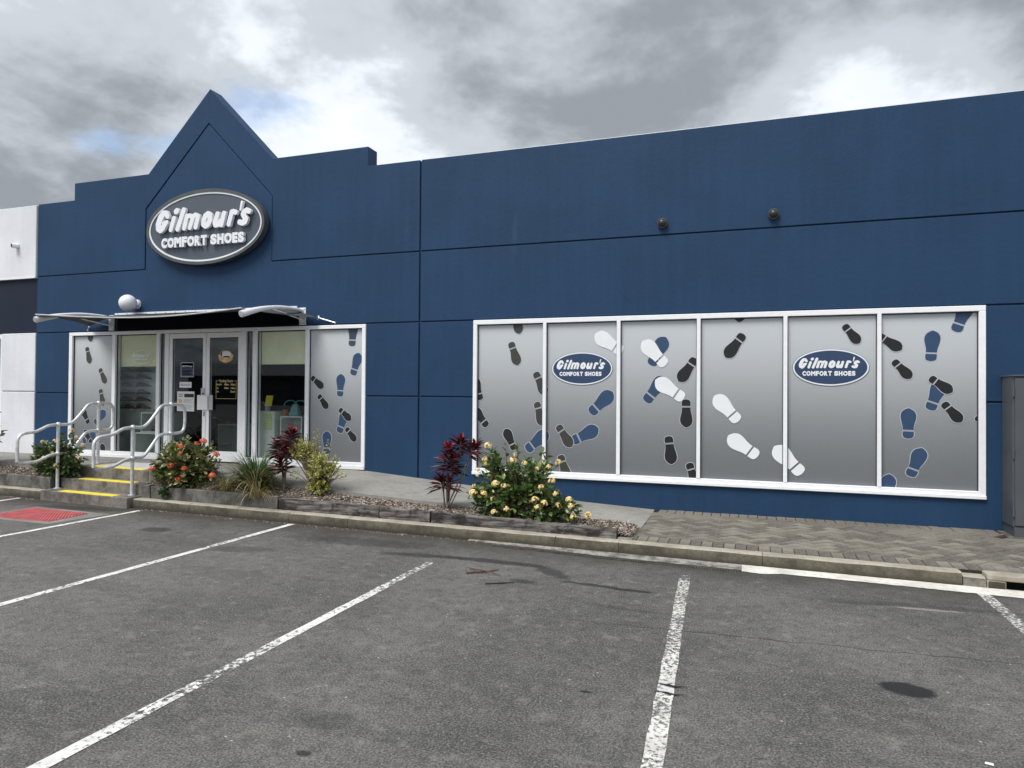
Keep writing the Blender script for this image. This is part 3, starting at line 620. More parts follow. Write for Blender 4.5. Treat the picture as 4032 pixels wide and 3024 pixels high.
# sleepers edging the beds
def sleeper(name, x0, x1, z0, h0, h1, mat, label, cat, off=.165, th=.075, jag=.004):
    b = MB(); n = max(2, int((x1 - x0) / .15)); vs = []
    for i in range(n + 1):
        x = x0 + (x1 - x0) * i / n; h = h0 + (h1 - h0) * i / n; r = lambda: random.uniform(-jag, jag)
        vs += [(x, yk(x) + off + r(), z0), (x, yk(x) + off + r(), h - .008 + r()), (x, yk(x) + off + .010 + r(), h + r()), (x, yk(x) + off + th, h + r()), (x, yk(x) + off + th, z0)]
    b.add(vs, [(i * 5 + j, (i + 1) * 5 + j, (i + 1) * 5 + j + 1, i * 5 + j + 1) for i in range(n) for j in range(4)] + [(4, 3, 2, 1, 0), tuple(n * 5 + j for j in range(5))])
    return tag(b.build(name, mat, loc=((x0 + x1) / 2, yk((x0 + x1) / 2) + off, z0)), label, cat, 'edging of the garden beds')
sleeper('timber_sleeper', -5.98, -4.42, .10, .285, .272, 'timber', 'dark weathered timber sleeper edging the bed below the variegated shrub', 'sleeper', jag=.005)
sleeper('timber_sleeper', -4.41, -3.70, .10, .270, .262, 'timber', 'short dark timber sleeper in front of the right red cordyline', 'sleeper', jag=.005)
sleeper('timber_sleeper', -3.67, -1.40, .10, .262, .225, 'timber', 'long grey weathered timber sleeper in front of the big yellow flowering bush', 'sleeper', off=.150, th=.09, jag=.006)
sleeper('concrete_sleeper', -8.30, -6.00, .10, .305, .296, 'sleeper_concrete', 'grey concrete sleeper under the red flowering bush right of the steps', 'sleeper')
sleeper('concrete_sleeper', -8.47, -8.31, .10, .318, .318, 'sleeper_concrete', 'short concrete end post between the steps and the garden edging', 'sleeper', th=.10, off=.15)
sleeper('concrete_sleeper', -16, -10.46, .10, .325, .318, 'sleeper_concrete', 'grey concrete sleeper edging the bed left of the steps', 'sleeper')
MB().slab([(-1.385, yk(-1.38) + .157), (-1.23, yk(-1.23) + .157), (-1.22, yk(-1.22) + .25), (-1.385, yk(-1.38) + .25)], .1, .145).build('cement_patch', 'gutter_cement', pav)
# bark mulch
def mulch(name, n, xr, front, back, zfun, seed):
    rnd = random.Random(seed); b = MB()
    for _ in range(n):
        x = rnd.uniform(*xr); t = rnd.random(); y = front(x) * (1 - t) + back(x) * t; z = zfun(x, t) + rnd.uniform(.0, .016); L = rnd.uniform(.010, .034); W2 = rnd.uniform(.004, .010); h = rnd.uniform(.002, .005)
        M = Matrix.Translation((x, y, z)) @ Matrix.Rotation(rnd.uniform(0, 6.28), 4, 'Z') @ Matrix.Rotation(rnd.gauss(0, .35), 4, 'X') @ Matrix.Rotation(rnd.gauss(0, .35), 4, 'Y')
        b.add([M @ Vector(p) for p in ((-L, -W2 * .6, -h), (L, -W2, -h), (L * .8, W2, -h), (-L, W2, -h), (-L * .9, 0, h), (L * .9, 0, h))], [(0, 1, 5, 4), (2, 3, 4, 5), (1, 2, 5), (3, 0, 4)])
    return stuff(b.build(name, 'mulch'))
tag(mulch('bark_mulch', 9000, (-8.5, -1.25), lambda x: yk(x) + (.235 if x < -1.40 else .19), bk1, lambda x, t: (zt(x) - .02) * (1 - t) + (zb1(x) if x > -7.4 else .40) * t, 1), 'bark chip mulch spread over the long garden bed', 'mulch')
tag(mulch('bark_mulch', 3600, (-14, -10.45), lambda x: yk(x) + .235, lambda x: -1.26, lambda x, t: .29 + .11 * t, 2), 'bark chip mulch in the bed left of the steps', 'mulch')
# grit and leaf crumbs along the foot of the kerb
rnd = random.Random(5); b = MB()
for _ in range(900):
    x = rnd.uniform(-8.3, 2.0) if rnd.random() < .85 else rnd.uniform(-12.5, -10.5); y = yk(x) - abs(rnd.gauss(0, .06)) - .005; r = rnd.uniform(.003, .010)
    M = Matrix.Translation((x, y, r * .4)) @ Matrix.Rotation(rnd.uniform(0, 6), 4, 'Z')
    b.add([M @ Vector(p) for p in ((-r, -r * .6, -r * .3), (r, -r * .5, -r * .3), (r * .7, r * .7, -r * .3), (-r * .8, r * .6, -r * .3), (0, 0, r * .5))], [(0, 1, 4), (1, 2, 4), (2, 3, 4), (3, 0, 4)])
tag(stuff(b.build('kerb_grit', 'mulch')), 'loose grit and leaf crumbs along the foot of the kerb', 'grit')

# ------------------------------------------------------------------ the shop
shop = empty('shoe_shop', (-4.5, 0, 0)); tag(shop, 'dark blue single-storey shoe shop with a pointed gable and white framed windows', 'shop')
def P(o): return keep(o, shop)
def panel(poly, mat='blue_paint', y0=0.0, y1=.27, bv=.006): return P(MB().prism(poly, y0, y1).build('wall_panel', mat, bevel=bv))
XL, XJ, XRR = -13.0, -4.826, 9.0; ZB = -.02
Zt, Zw, Zg, Zl, Zm = 5.275, 5.585, 3.868, 2.785, 1.642; gp = .009
JL, JR = XJ - .013, XJ + .013
# right of the joint
panel([(JR, Zg + gp), (XRR, Zg + gp), (XRR, Zt), (JR, Zt)])
panel([(JR, Zl + gp), (XRR, Zl + gp), (XRR, Zg - gp), (JR, Zg - gp)])
panel([(JR, Zm + gp), (-3.925, Zm + gp), (-3.925, Zl - gp), (JR, Zl - gp)])
panel([(2.58, Zm + gp), (XRR, Zm + gp), (XRR, Zl - gp), (2.58, Zl - gp)])
panel([(JR, ZB), (XRR, ZB), (XRR, Zm - gp), (2.58, Zm - gp), (2.58, .50), (-3.925, .50), (-3.925, Zm - gp), (JR, Zm - gp)])
# left of the joint: the upper gabled panel and the lower panel with the house-shaped top
panel([(XL, Zg + gp), (-10.318, Zg + gp), (-10.318, 4.966), (-8.918, 6.345), (-7.566, 4.963), (-7.566, Zg + gp), (JL, Zg + gp), (JL, Zt), (-5.75, Zt), (-5.75, Zw), (-7.57, Zw), (-8.90, 6.935), (-10.262, Zw), (-12.06, Zw), (-12.06, Zt - .01), (XL, Zt - .01)])
panel([(XL, Zl + gp), (JL, Zl + gp), (JL, Zg - gp), (-7.572, Zg - gp), (-7.572, 4.952), (-8.918, 6.318), (-10.296, 4.954), (-10.296, Zg - gp), (XL, Zg - gp)])
WL, WR, WB, WT = -12.115, -5.755, .495, 2.772
panel([(XL, Zm + gp), (WL, Zm + gp), (WL, Zl - gp), (XL, Zl - gp)]); panel([(XL, ZB), (WL, ZB), (WL, Zm - gp), (XL, Zm - gp)])
panel([(WR, Zm + gp), (JL, Zm + gp), (JL, Zl - gp), (WR, Zl - gp)]); panel([(WR, ZB), (JL, ZB), (JL, Zm - gp), (WR, Zm - gp)])
# recessed backing behind the grooves
b = MB(); q = .05
def gb(x0, x1, z0, z1): b.box(x0, x1, .022, .2, z0, z1)
gb(XL + .01, -10.26, Zg - q, Zg + q); gb(-7.62, XRR - .01, Zg - q, Zg + q); gb(XL + .01, XRR - .01, Zl - .012, Zl + q); gb(XL + .01, WL - .01, Zm - q, Zm + q); gb(WR + .01, -3.94, Zm - q, Zm + q); gb(2.6, XRR - .01, Zm - q, Zm + q)
b.box(XJ - .06, XJ + .06, .024, .198, ZB, Zt - .02); b.box(-10.36, -10.25, .023, .199, Zg, 4.98); b.box(-7.62, -7.52, .023, .199, Zg, 4.98)
b.prism([(-10.36, 4.95), (-10.26, 4.90), (-8.918, 6.27), (-7.60, 4.90), (-7.52, 4.97), (-8.918, 6.39)], .0235, .1985)
P(b.build('groove_backing', 'groove_shaded_blue'))
# thin metal flashing on the parapet, roof and the rest of the shell
b = MB(); b.box(JR, XRR, .03, .29, Zt + .001, Zt + .016); P(b.build('parapet_flashing', 'white_aluminium'))
b = MB(); b.box(XL + .02, XRR - .02, .28, 14, 4.75, 4.9); P(b.build('roof', 'far_roof'))
b = MB(); b.box(XRR - .2, XRR, .272, 14, 0, 4.75); b.box(XL + .01, XL + .2, .272, 14, 0, 4.75); b.box(XL + .2, XRR - .2, 13.8, 14, 0, 4.75); P(b.build('side_walls', 'blue_paint'))
# pale drip marks below the sign
for xx, zz, hh, ww in ((-8.22, 3.74, .16, .02), (-8.16, 3.80, .08, .03)):
    pass

# windows -------------------------------------------------------------
FOOT = [('o',-3.3,2.91,-3.21,2.57),('o',-3.35,2.45,-3.24,2.11),('o',-2.97,2.01,-2.82,1.68),('o',-2.95,1.58,-2.85,1.24),('k',-3.82,1.6,-3.92,1.94),('k',-3.71,1.21,-3.93,1.49),('k',-3.28,.88,-3.43,1.18),('b',-3.1,.88,-2.77,1.15),('b',-3.1,.42,-3.04,.71),('w',-1.71,2.29,-2.1,2.54),('b',-2.16,1.43,-1.84,1.73),('b',-2.42,1.03,-2.04,1.22),('o',-2.63,1.25,-2.42,.95),('o',-2.59,.83,-2.48,.47),('b',-1.32,2.1,-1.12,2.48),('w',-1.12,2.1,-1.44,2.43),('k',-.73,2.19,-.95,1.88),('b',-1.39,1.6,-1.12,1.94),('w',-.88,1.65,-1.26,1.9),('k',-.85,1.64,-.85,1.26),('k',-1.08,1.14,-1.04,.76),('k',-.81,.79,-.7,.46),('k',-.16,3.01,-.18,2.66),('k',-.12,2.5,-.35,2.2),('w',-.18,1.36,-.49,1.69),('w',.06,.91,-.31,1.17),('w',.59,.71,.26,1.05),('k',1.07,2.59,1.25,2.36),('k',1.45,2.45,1.71,2.27),('k',1.62,2.14,1.81,1.92),('b',2.02,2.13,2.04,2.5),('b',2.28,2.48,2.42,2.83),('b',2.01,1.54,2.14,1.89),('k',2.01,1.93,2.25,1.76),('k',2.15,1.63,2.34,1.4),('b',1.78,1.19,1.79,1.56),('b',1.8,.73,1.93,1.08),('b',1.56,.4,1.58,.75),('k',2.48,1.46,2.67,1.36),
        ('o',-11.69,2.91,-11.61,2.6),('o',-11.72,2.5,-11.64,2.19),('o',-11.39,2.1,-11.24,1.82),('o',-11.37,1.72,-11.28,1.41),('k',-11.65,1.08,-11.81,1.37),('b',-11.5,1.08,-11.23,1.32),('b',-11.79,.74,-11.47,.9),('k',-11.57,.73,-11.75,.96),('k',-11.22,.44,-11.31,.72),('d',-6.03,2.43,-6.01,2.81),('b',-6.01,1.97,-5.89,2.32),('b',-6.24,1.63,-6.22,1.99),('k',-6.78,1.94,-6.55,1.77),('k',-6.64,1.65,-6.47,1.43),('b',-6.25,1.05,-6.12,1.41),('k',-6.25,1.43,-6.03,1.26),('k',-6.12,1.13,-5.94,.92),('b',-6.48,.7,-6.47,1.07)]
PROF = [(0, -.03, .03), (.02, -.10, .10), (.05, -.135, .135), (.10, -.155, .155), (.17, -.158, .155), (.235, -.155, .148), None, (.285, -.153, .145), (.38, -.160, .145), (.48, -.182, .162), (.58, -.208, .188), (.68, -.226, .208), (.77, -.228, .208), (.85, -.208, .182), (.91, -.168, .140), (.955, -.115, .085), (.985, -.055, .035), (1.0, -.01, -.002)]
FC = {'o': 'print_olive', 'k': 'print_black', 'b': 'print_blue', 'w': 'print_white', 'd': 'print_slate'}
def foot_polys(hx, hz, tx, tz, wk, mir, grow=0.0):
    L = math.hypot(tx - hx, tz - hz); d = ((tx - hx) / L, (tz - hz) / L); nn = (d[1], -d[0]); out = []; part = []
    for seg in (PROF[:6], PROF[7:]):
        lft = [((y) * L, xl * L * wk * mir) for y, xl, xr in seg]; rgt = [((y) * L, xr * L * wk * mir) for y, xl, xr in seg][::-1]; pl = lft + rgt
        if grow:
            cy = sum(p[0] for p in pl) / len(pl); cx = sum(p[1] for p in pl) / len(pl); q2 = []
            for p in pl:
                e_ = math.hypot(p[0] - cy, p[1] - cx); q2.append((p[0] + (p[0] - cy) / e_ * grow, p[1] + (p[1] - cx) / e_ * grow))
            pl = q2
        out.append([(hx + d[0] * a + nn[0] * c, hz + d[1] * a + nn[1] * c) for a, c in pl])
    return out
def footprints(x0, x1, z0, z1, yp, parent, name='footprint_decal'):
    for i, (c, hx, hz, tx, tz) in enumerate(FOOT):
        wk = {'k': .98, 'o': .95}.get(c, 1.06); mir = 1 if (i * 7) % 3 else -1; b = MB(); got = False; lay = yp - .0016 - .0013 * {'b': 0, 'd': 0, 'o': 1, 'k': 2, 'w': 3}[c]
        for grow, mt, dy in (((.008, 'print_pale', 0), (0, FC[c], .0007)) if c != 'w' else ((0, FC[c], .0007),)):
            for po in foot_polys(hx, hz, tx, tz, wk, mir, grow):
                po = clip(po, x0, x1, z0, z1)
                if len(po) >= 3:
                    got = True; b.use(mt); a = sum(po[k][0] * po[(k + 1) % len(po)][1] - po[(k + 1) % len(po)][0] * po[k][1] for k in range(len(po)))
                    if a < 0: po = po[::-1]
                    b.add([(p[0], lay - dy, p[1]) for p in po], [tuple(range(len(po)))])
        if got:
            o = b.build(name, None); o.parent = parent; o.location = -parent.location - shop.location
def child(o, par): o.parent = par; o.location = Vector(o.location) - par.location - shop.location; return o
def logo_decal(cx, cz, a, bb, yp, parent, ghost=False):
    b = MB(); e = ellipse_pts
    if not ghost:
        b.use('logo_blue'); 
        for (s_, mt, dy) in ((1.012, 'logo_blue', 0), (1.0, 'print_white', .0006), (.962, 'logo_blue', .0012)):
            b.use(mt); pts = e(cx, cz, a * s_ if s_ != .962 else a - .017, bb * s_ if s_ != .962 else bb - .017); b.add([(x, yp - dy, z) for x, z in pts], [tuple(range(len(pts)))])
    else:
        b.use('print_white'); o_, i_ = e(cx, cz, a, bb), e(cx, cz, a - .008, bb - .008); n = len(o_)
        b.add([(x, yp, z) for x, z in o_ + i_], [(k, (k + 1) % n, (k + 1) % n + n, k + n) for k in range(n)])
    M = Matrix.Translation((cx, yp - .0018, cz)) @ UP @ Matrix.Scale(a, 4)
    for nm, me in LOGO: b.mesh(me, M, 'print_white')
    return child(b.build('logo_decal', None), parent)

# big six-pane window
bw = MB(); y0, y1 = -.022, .09
X6 = [-3.928, -3.866, -2.846, -2.797, -1.783, -1.731, -.711, -.662, .363, .412, 1.437, 1.484, 2.507, 2.579]
bw.box(X6[0], X6[-1], y0, y1, 2.715, 2.782); bw.box(X6[0] + .0, X6[-1] + .0, y0 - .02, y1, .502, .545); bw.box(X6[1], X6[12], y0, y1, .545, .592)
bw.box(X6[0], X6[1], y0, y1, .545, 2.715); bw.box(X6[12], X6[13], y0, y1, .545, 2.715)
win = P(bw.build('shop_window', 'white_aluminium', bevel=.005)); win['label'] = 'wide white framed six pane window printed with footprints'
for k in range(1, 6):
    child(MB().box(X6[2 * k], X6[2 * k + 1], y0 - .004, y1, .592, 2.715).build('mullion', 'white_aluminium', bevel=.004), win)
for k in range(6):
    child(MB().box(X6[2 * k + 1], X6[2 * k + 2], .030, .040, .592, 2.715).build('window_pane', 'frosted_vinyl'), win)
    bd = MB(); bx0, bx1 = X6[2 * k + 1], X6[2 * k + 2]
    bd.box(bx0, bx0 + .008, .012, .03, .592, 2.715); bd.box(bx1 - .008, bx1, .012, .03, .592, 2.715); bd.box(bx0 + .008, bx1 - .008, .012, .03, 2.703, 2.715)
    child(bd.build('glazing_seal', 'cabinet_seam'), win)
for k in range(6): footprints(X6[2 * k + 1] + .008, X6[2 * k + 2] - .008, .593, 2.703, .0298, win)
logo_decal(-2.285, 2.06, .435, .229, .0225, win); logo_decal(.915, 2.06, .437, .229, .0225, win)

# shopfront with the double door
XM = [-12.115, -12.035, -11.038, -10.958, -9.997, -9.921, -9.806, -9.714, -8.15, -8.05, -7.915, -7.832, -6.873, -6.809, -5.82, -5.755]
sf = MB(); sf.box(XM[0], XM[-1], y0, y1, 2.712, 2.772)
sf.box(XM[0], XM[6], y0 - .015, y1, .482, .545); sf.box(XM[9], XM[-1], y0 - .015, y1, .482, .545); sf.box(XM[1], XM[6], y0, y1, .545, .592); sf.box(XM[9], XM[14], y0, y1, .545, .592)
for a, b_ in ((0, 1), (14, 15)): sf.box(XM[a], XM[b_], y0, y1, .545, 2.712)
front = P(sf.build('shopfront_window', 'white_aluminium', bevel=.005)); front['label'] = 'white framed glazed shopfront round the double door'
for a, b_ in ((2, 3), (4, 5), (10, 11), (12, 13)): child(MB().box(XM[a], XM[b_], y0 - .004, y1, .592, 2.712).build('mullion', 'white_aluminium', bevel=.004), front)
for a, b_ in ((6, 7), (8, 9)): child(MB().box(XM[a], XM[b_], y0 - .004, y1, .482, 2.712).build('door_jamb', 'white_aluminium', bevel=.004), front)
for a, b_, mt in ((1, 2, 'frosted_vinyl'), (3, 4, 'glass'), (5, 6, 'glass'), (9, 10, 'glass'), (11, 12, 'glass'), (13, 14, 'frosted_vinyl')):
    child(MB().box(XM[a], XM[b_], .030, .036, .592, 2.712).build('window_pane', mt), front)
    bd = MB(); bd.box(XM[a], XM[a] + .008, .012, .03, .592, 2.712); bd.box(XM[b_] - .008, XM[b_], .012, .03, .592, 2.712); bd.box(XM[a] + .008, XM[b_] - .008, .012, .03, 2.70, 2.712); child(bd.build('glazing_seal', 'cabinet_seam'), front)
footprints(XM[1] + .008, XM[2] - .008, .593, 2.70, .0298, front); footprints(XM[13] + .008, XM[14] - .008, .593, 2.70, .0298, front)
logo_decal(-10.40, 2.30, .235, .125, .0285, front, ghost=True)
# roller blinds behind the glass
for x0_, x1_, zb_ in ((-10.95, -10.0, 2.155), (-7.825, -6.88, 2.175)):
    o = MB().box(x0_, x1_, .10, .104, zb_, 2.70).build('roller_blind', 'blind_cream', None)
    tag(o, 'cream roller blind half lowered in the window ' + ('left' if x0_ < -9 else 'right') + ' of the shop door', 'blind', 'roller blinds'); MB().box(x0_, x1_, .097, .108, zb_ - .02, zb_ - .0005).build('bottom_bar', 'blind_cream', o)
# door leaves
def leafdoor(x0, x1, label):
    d = MB(); ya, yb = -.012, .05
    d.box(x0, x0 + .068, ya, yb, .500, 2.702); d.box(x1 - .068, x1, ya, yb, .500, 2.702); d.box(x0 + .068, x1 - .068, ya, yb, 2.618, 2.702); d.box(x0 + .068, x1 - .068, ya, yb, .500, .672)
    o = P(d.build('door', 'white_aluminium', bevel=.004)); o['label'] = label
    child(MB().box(x0 + .068, x1 - .068, .014, .020, .672, 2.618).build('glass', 'glass'), o)
    bd = MB(); bd.box(x0 + .068, x0 + .076, .004, .0138, .672, 2.618); bd.box(x1 - .076, x1 - .068, .004, .0138, .672, 2.618); bd.box(x0 + .076, x1 - .076, .004, .0138, 2.608, 2.618); child(bd.build('glazing_seal', 'cabinet_seam'), o); return o
dl = leafdoor(-9.710, -8.902, 'left leaf of the white double door with notices on its glass'); drr = leafdoor(-8.894, -8.154, 'right leaf of the white double door with opening hours on its glass')
yq = .0125
def notice(par, x0, x1, z0, z1, items, base, name='notice'):
    b = MB(); b.use(base).box(x0, x1, yq - .0012, yq, z0, z1)
    for (mt, a, c, e, f) in items: b.use(mt).box(x0 + (x1 - x0) * a, x0 + (x1 - x0) * c, yq - .0026, yq - .0013, z0 + (z1 - z0) * e, z0 + (z1 - z0) * f)
    return b, par, name
def fin(t): return child(t[0].build(t[2], None), t[1])
rows = lambda mt, x0, x1, z0, z1, n: [(mt, x0, x1 - .06 * ((i * 5) % 3), z0 + (z1 - z0) * i / n, z0 + (z1 - z0) * (i + .5) / n) for i in range(n)]
t = notice(dl, -9.475, -9.18, 1.94, 2.20, [('logo_blue', .06, .94, .06, .94), ('print_black', .06, .94, .60, .93)] + rows('paper_grey', .14, .86, .14, .54, 4), 'paper_grey'); me = text_mesh('20% Off Parents', .042, .0003, .001, .8, 1.0, 'CENTER'); t[0].mesh(me, Matrix.Translation((-9.327, yq - .0032, 2.115)) @ UP, 'print_white'); fin(t)
fin(notice(dl, -9.495, -9.23, 1.755, 1.855, [('print_pale', .08, .92, .3, .7)], 'paper_white'))
fin(notice(dl, -9.545, -9.165, 1.345, 1.69, [('print_black', .42, .97, .70, .88), ('paper_grey', .08, .34, .82, .88), ('paper_grey', .08, .34, .72, .78), ('sticker_tan', .09, .30, .42, .60)] + rows('print_pale', .38, .94, .42, .64, 4) + rows('print_pale', .08, .92, .08, .36, 5), 'paper_white'))
# oval gold sticker on the right leaf
b = MB(); pts = [(-8.50 + (.155 + .008 * math.sin(9 * k)) * math.cos(k), 2.29 + (.105 + .006 * math.sin(7 * k)) * math.sin(k)) for k in [2 * math.pi * i / 40 for i in range(40)]]
b.use('sticker_tan').add([(x, yq, z) for x, z in pts], [tuple(range(40))]); b.use('paper_white'); pt = [(-8.49 + .10 * math.cos(k), 2.325 + .06 * math.sin(k)) for k in [2 * math.pi * i / 20 for i in range(20)]]; b.add([(x, yq - .001, z) for x, z in pt], [tuple(range(20))])
b.use('print_black').box(-8.60, -8.575, yq - .003, yq - .002, 2.30, 2.37); b.box(-8.55, -8.42, yq - .003, yq - .002, 2.275, 2.30); b.box(-8.63, -8.615, yq - .003, yq - .002, 2.32, 2.35); child(b.build('oval_sticker', None), drr)
# opening hours
b = MB(); b.use('gold_print'); xa, xb, za, zb_ = -8.70, -8.27, 1.575, 1.875
b.box(xa, xa + .006, yq - .001, yq, za, zb_); b.box(xb - .006, xb, yq - .001, yq, za, zb_); b.box(xa, xb, yq - .001, yq, za - .006, za); b.box(xa, xa + .05, yq - .001, yq, zb_, zb_ + .006); b.box(xb - .04, xb, yq - .001, yq, zb_, zb_ + .006)
for txt, xx, zz, sz in (('Trading Hours', -8.635, 1.855, .062), ('Mon-Fri', -8.685, 1.80, .042), ('9:00am', -8.525, 1.80, .042), ('5:00pm', -8.39, 1.80, .042), ('Sat', -8.685, 1.74, .042), ('9:00am', -8.525, 1.74, .042), ('1:00pm', -8.39, 1.74, .042), ('Sun', -8.685, 1.68, .042), ('Closed', -8.395, 1.68, .042)):
    b.mesh(text_mesh(txt, sz, .0003, .0012, .8), Matrix.Translation((xx, yq - .001, zz)) @ UP, 'gold_print')
child(b.build('hours_lettering', None), drr)
# lock, push plates
b = MB(); b.use('steel').box(-8.985, -8.915, -.028, -.0125, 1.62, 1.75); b.use('black_rubber').cyl((-8.94, -.028, 1.655), (-8.94, -.034, 1.655), .016, 10); child(b.build('lock', None), dl); child(MB().box(-8.935, -8.91, -.024, -.0125, 1.27, 1.345).build('latch', 'steel'), dl)
child(MB().box(-9.055, -8.83, -.045, -.033, 1.375, 1.63).build('push_plate', 'bright_white', bevel=.006), dl); child(MB().box(-8.82, -8.735, -.030, -.013, 1.375, 1.63).build('push_plate', 'tactile_grey', bevel=.006), drr)

# sign -----------------------------------------------------------------
SX, SZ, SA, SB = -8.87, 4.505, 1.262, .645
sg = empty('oval_sign', (SX, -.04, SZ)); tag(sg, 'grey oval shop sign with raised white letters on the gable', 'sign')
def ring(b, a0, b0, a1, b1, ya, yb, n=84):
    e1, e2 = ellipse_pts(SX, SZ, a0, b0, n), ellipse_pts(SX, SZ, a1, b1, n); vs = [(x, ya, z) for x, z in e1] + [(x, ya, z) for x, z in e2] + [(x, yb, z) for x, z in e1] + [(x, yb, z) for x, z in e2]; fs = []
    for k in range(n):
        j = (k + 1) % n; fs += [(k, k + n, j + n, j), (k, j, j + 2 * n, k + 2 * n), (k + n, k + 3 * n, j + 3 * n, j + n)]
    b.add(vs, fs)
b = MB().prism(ellipse_pts(SX, SZ, SA - .05, SB - .05, 84), -.125, -.02); keep(b.build('sign_panel', 'sign_board', smooth=True), sg)
b = MB(); ring(b, SA, SB, SA - .052, SB - .052, -.148, -.03); keep(b.build('sign_rim', 'sign_edge', smooth=True), sg)
b = MB(); ring(b, SA - .052, SB - .052, SA - .083, SB - .083, -.138, -.12); keep(b.build('sign_border', 'bright_white', smooth=True), sg)
S3 = logo_letters(.026, 0); k_ = SA * 1.0
for nm, me in S3:
    big_ = nm in BRUSH; M = Matrix.Translation((SX + (.062 if big_ else .065), -.170 if big_ else -.164, SZ + (-.02 if big_ else -.02))) @ UP @ Matrix.Diagonal((k_ * 1.0, k_ * 1.02, 1.0, 1)); b = MB(); b.mesh(me, M, 'bright_white')
    keep(b.build('letter', None), sg)
# globe lamp over the door
gl_ = empty('globe_lamp', (-10.47, 0, 3.25)); tag(gl_, 'round white opal globe lamp on the blue wall above the awning', 'lamp')
keep(MB().ball((-10.47, -.205, 3.25), .148, 28, 18).build('globe', 'globe_opal', smooth='all'), gl_); b = MB(); b.cyl((-10.47, -.001, 3.25), (-10.47, -.045, 3.25), .085, 24); b.cyl((-10.47, -.045, 3.25), (-10.47, -.09, 3.25), .062, 24); keep(b.build('base', 'bright_white', smooth=True), gl_)
# wall spots
for x_, z_, lb in ((-1.169, 4.02, 'small dark round wall light over the middle of the big window, left of two'), (.24, 4.035, 'small dark round wall light over the right half of the big window, right of two')):
    e_ = empty('wall_light', (x_, 0, z_)); tag(e_, lb, 'light', 'wall lights over the big window')
    keep(MB().tube([(x_, -.001, z_ + .0), (x_, -.05, z_), (x_, -.062, z_ - .003)], [.068, .068, .060], 20).build('bezel', 'cabinet_grey', smooth=True), e_); keep(MB().ball((x_, -.05, z_), .056, 18, 10, (1, .9, 1)).build('lens', 'spot_black', smooth='all'), e_)

# awning ----------------------------------------------------------------
aw = empty('awning', (-9.0, 0, 2.8)); tag(aw, 'tensioned dark fabric awning on two white curved arms over the shop door', 'awning')
PX = (-11.07, -6.937); TIPS = ((-11.07, -1.43, 2.845), (-6.94, -1.43, 2.815))
for x_ in PX:
    b = MB(); b.use('bright_white').box(x_ - .062, x_ + .062, -.022, -.002, 2.79, 3.07)
    o = keep(b.build('wall_plate', None, bevel=.003), aw)
    b = MB()
    for dx in (-.038, .038):
        for z_ in (2.815, 3.045): b.cyl((x_ + dx, -.022, z_), (x_ + dx, -.031, z_), .011, 8)
    b.build('bolts', 'steel', o)
for (tx, ty, tz), x_ in zip(TIPS, PX):
    n = 14; pth = []; rr = []
    for i in range(n + 1):
        t_ = i / n; pth.append((x_ + (tx - x_) * t_, -.02 + (ty + .02) * t_, 3.02 + (tz - 3.02) * t_ + .075 * math.sin(math.pi * t_))); rr.append(.030 + .022 * max(0, (t_ - .55)) / .45)
    keep(MB().tube(pth, rr, 14).build('arm', 'bright_white', smooth=True), aw)
    keep(MB().tube([(x_, -.02, 2.875), (x_, -.86, 2.975)], .013, 8).build('stay_rod', 'white_aluminium', smooth=True), aw)
    e0 = Vector(pth[-1]); dd = (Vector(pth[-1]) - Vector(pth[-2])).normalized(); keep(MB().tube([e0, e0 + dd * .012], [.046, .040], 14).build('end_cap', 'tactile_grey', smooth=True), aw)
    keep(MB().tube([(tx, ty + .03, tz + .045), (tx, ty + .02, tz + .085)], .012, 8).build('fabric_pin', 'steel'), aw)
rear = lambda u: Vector((-11.57 + u * 4.96, -.05 + .03 * (.1 < u < .9), float(np.interp(u, [0, .05, .118, .882, .95, 1], [2.885, 2.97, 3.055, 3.055, 2.97, 2.895]))))
def frontp(u):
    a, c = Vector(TIPS[0]), Vector(TIPS[1]); p = a.lerp(c, u); s_ = math.sin(math.pi * u); return p + Vector((0, .16 * s_, .085 - .075 * s_))
nu, nv = 44, 12; top_, bot_ = [], []
for j in range(nv + 1):
    v_ = j / nv
    for i in range(nu + 1):
        u = i / nu; p = rear(u).lerp(frontp(u), v_); s_ = math.sin(math.pi * v_); p.z += .004 * s_ * (1 - abs(2 * u - 1) ** 3); p.x += (-.30 * s_ * (u - .5) * abs(2 * u - 1) ** 4); top_.append(tuple(p)); bot_.append((p.x, p.y, p.z - .006))
f_ = [(j * (nu + 1) + i, j * (nu + 1) + i + 1, (j + 1) * (nu + 1) + i + 1, (j + 1) * (nu + 1) + i) for j in range(nv) for i in range(nu)]; o_ = len(top_)
rim = list(range(nu + 1)) + [j * (nu + 1) + nu for j in range(1, nv + 1)] + [nv * (nu + 1) + i for i in range(nu - 1, -1, -1)] + [j * (nu + 1) for j in range(nv - 1, 0, -1)]
fab = keep(MB().add(top_ + bot_, f_ + [tuple(i + o_ for i in q_[::-1]) for q_ in f_] + [(rim[i], rim[i - 1], rim[i - 1] + o_, rim[i] + o_) for i in range(len(rim))]).build('canopy', 'canopy_fabric', smooth=True), aw)
keep(MB().tube([frontp(i / 30) for i in range(31)], .011, 8).build('front_hem', 'tactile_grey', smooth=True), aw)
b = MB(); b.box(-10.98, -7.04, -.03, -.002, 3.066, 3.10); o = keep(b.build('wall_rail', 'bright_white', bevel=.003), aw)
b = MB()
for i in range(18): b.cyl((-10.9 + i * .222, -.03, 3.083), (-10.9 + i * .222, -.036, 3.083), .009, 6)
b.build('rivets', 'steel', o)
keep(MB().box(-10.93, -6.99, -.010, -.001, 2.788, 3.064).build('dark_board', 'dark_navy'), aw)  # flat near-black board filling the dark area under the awning
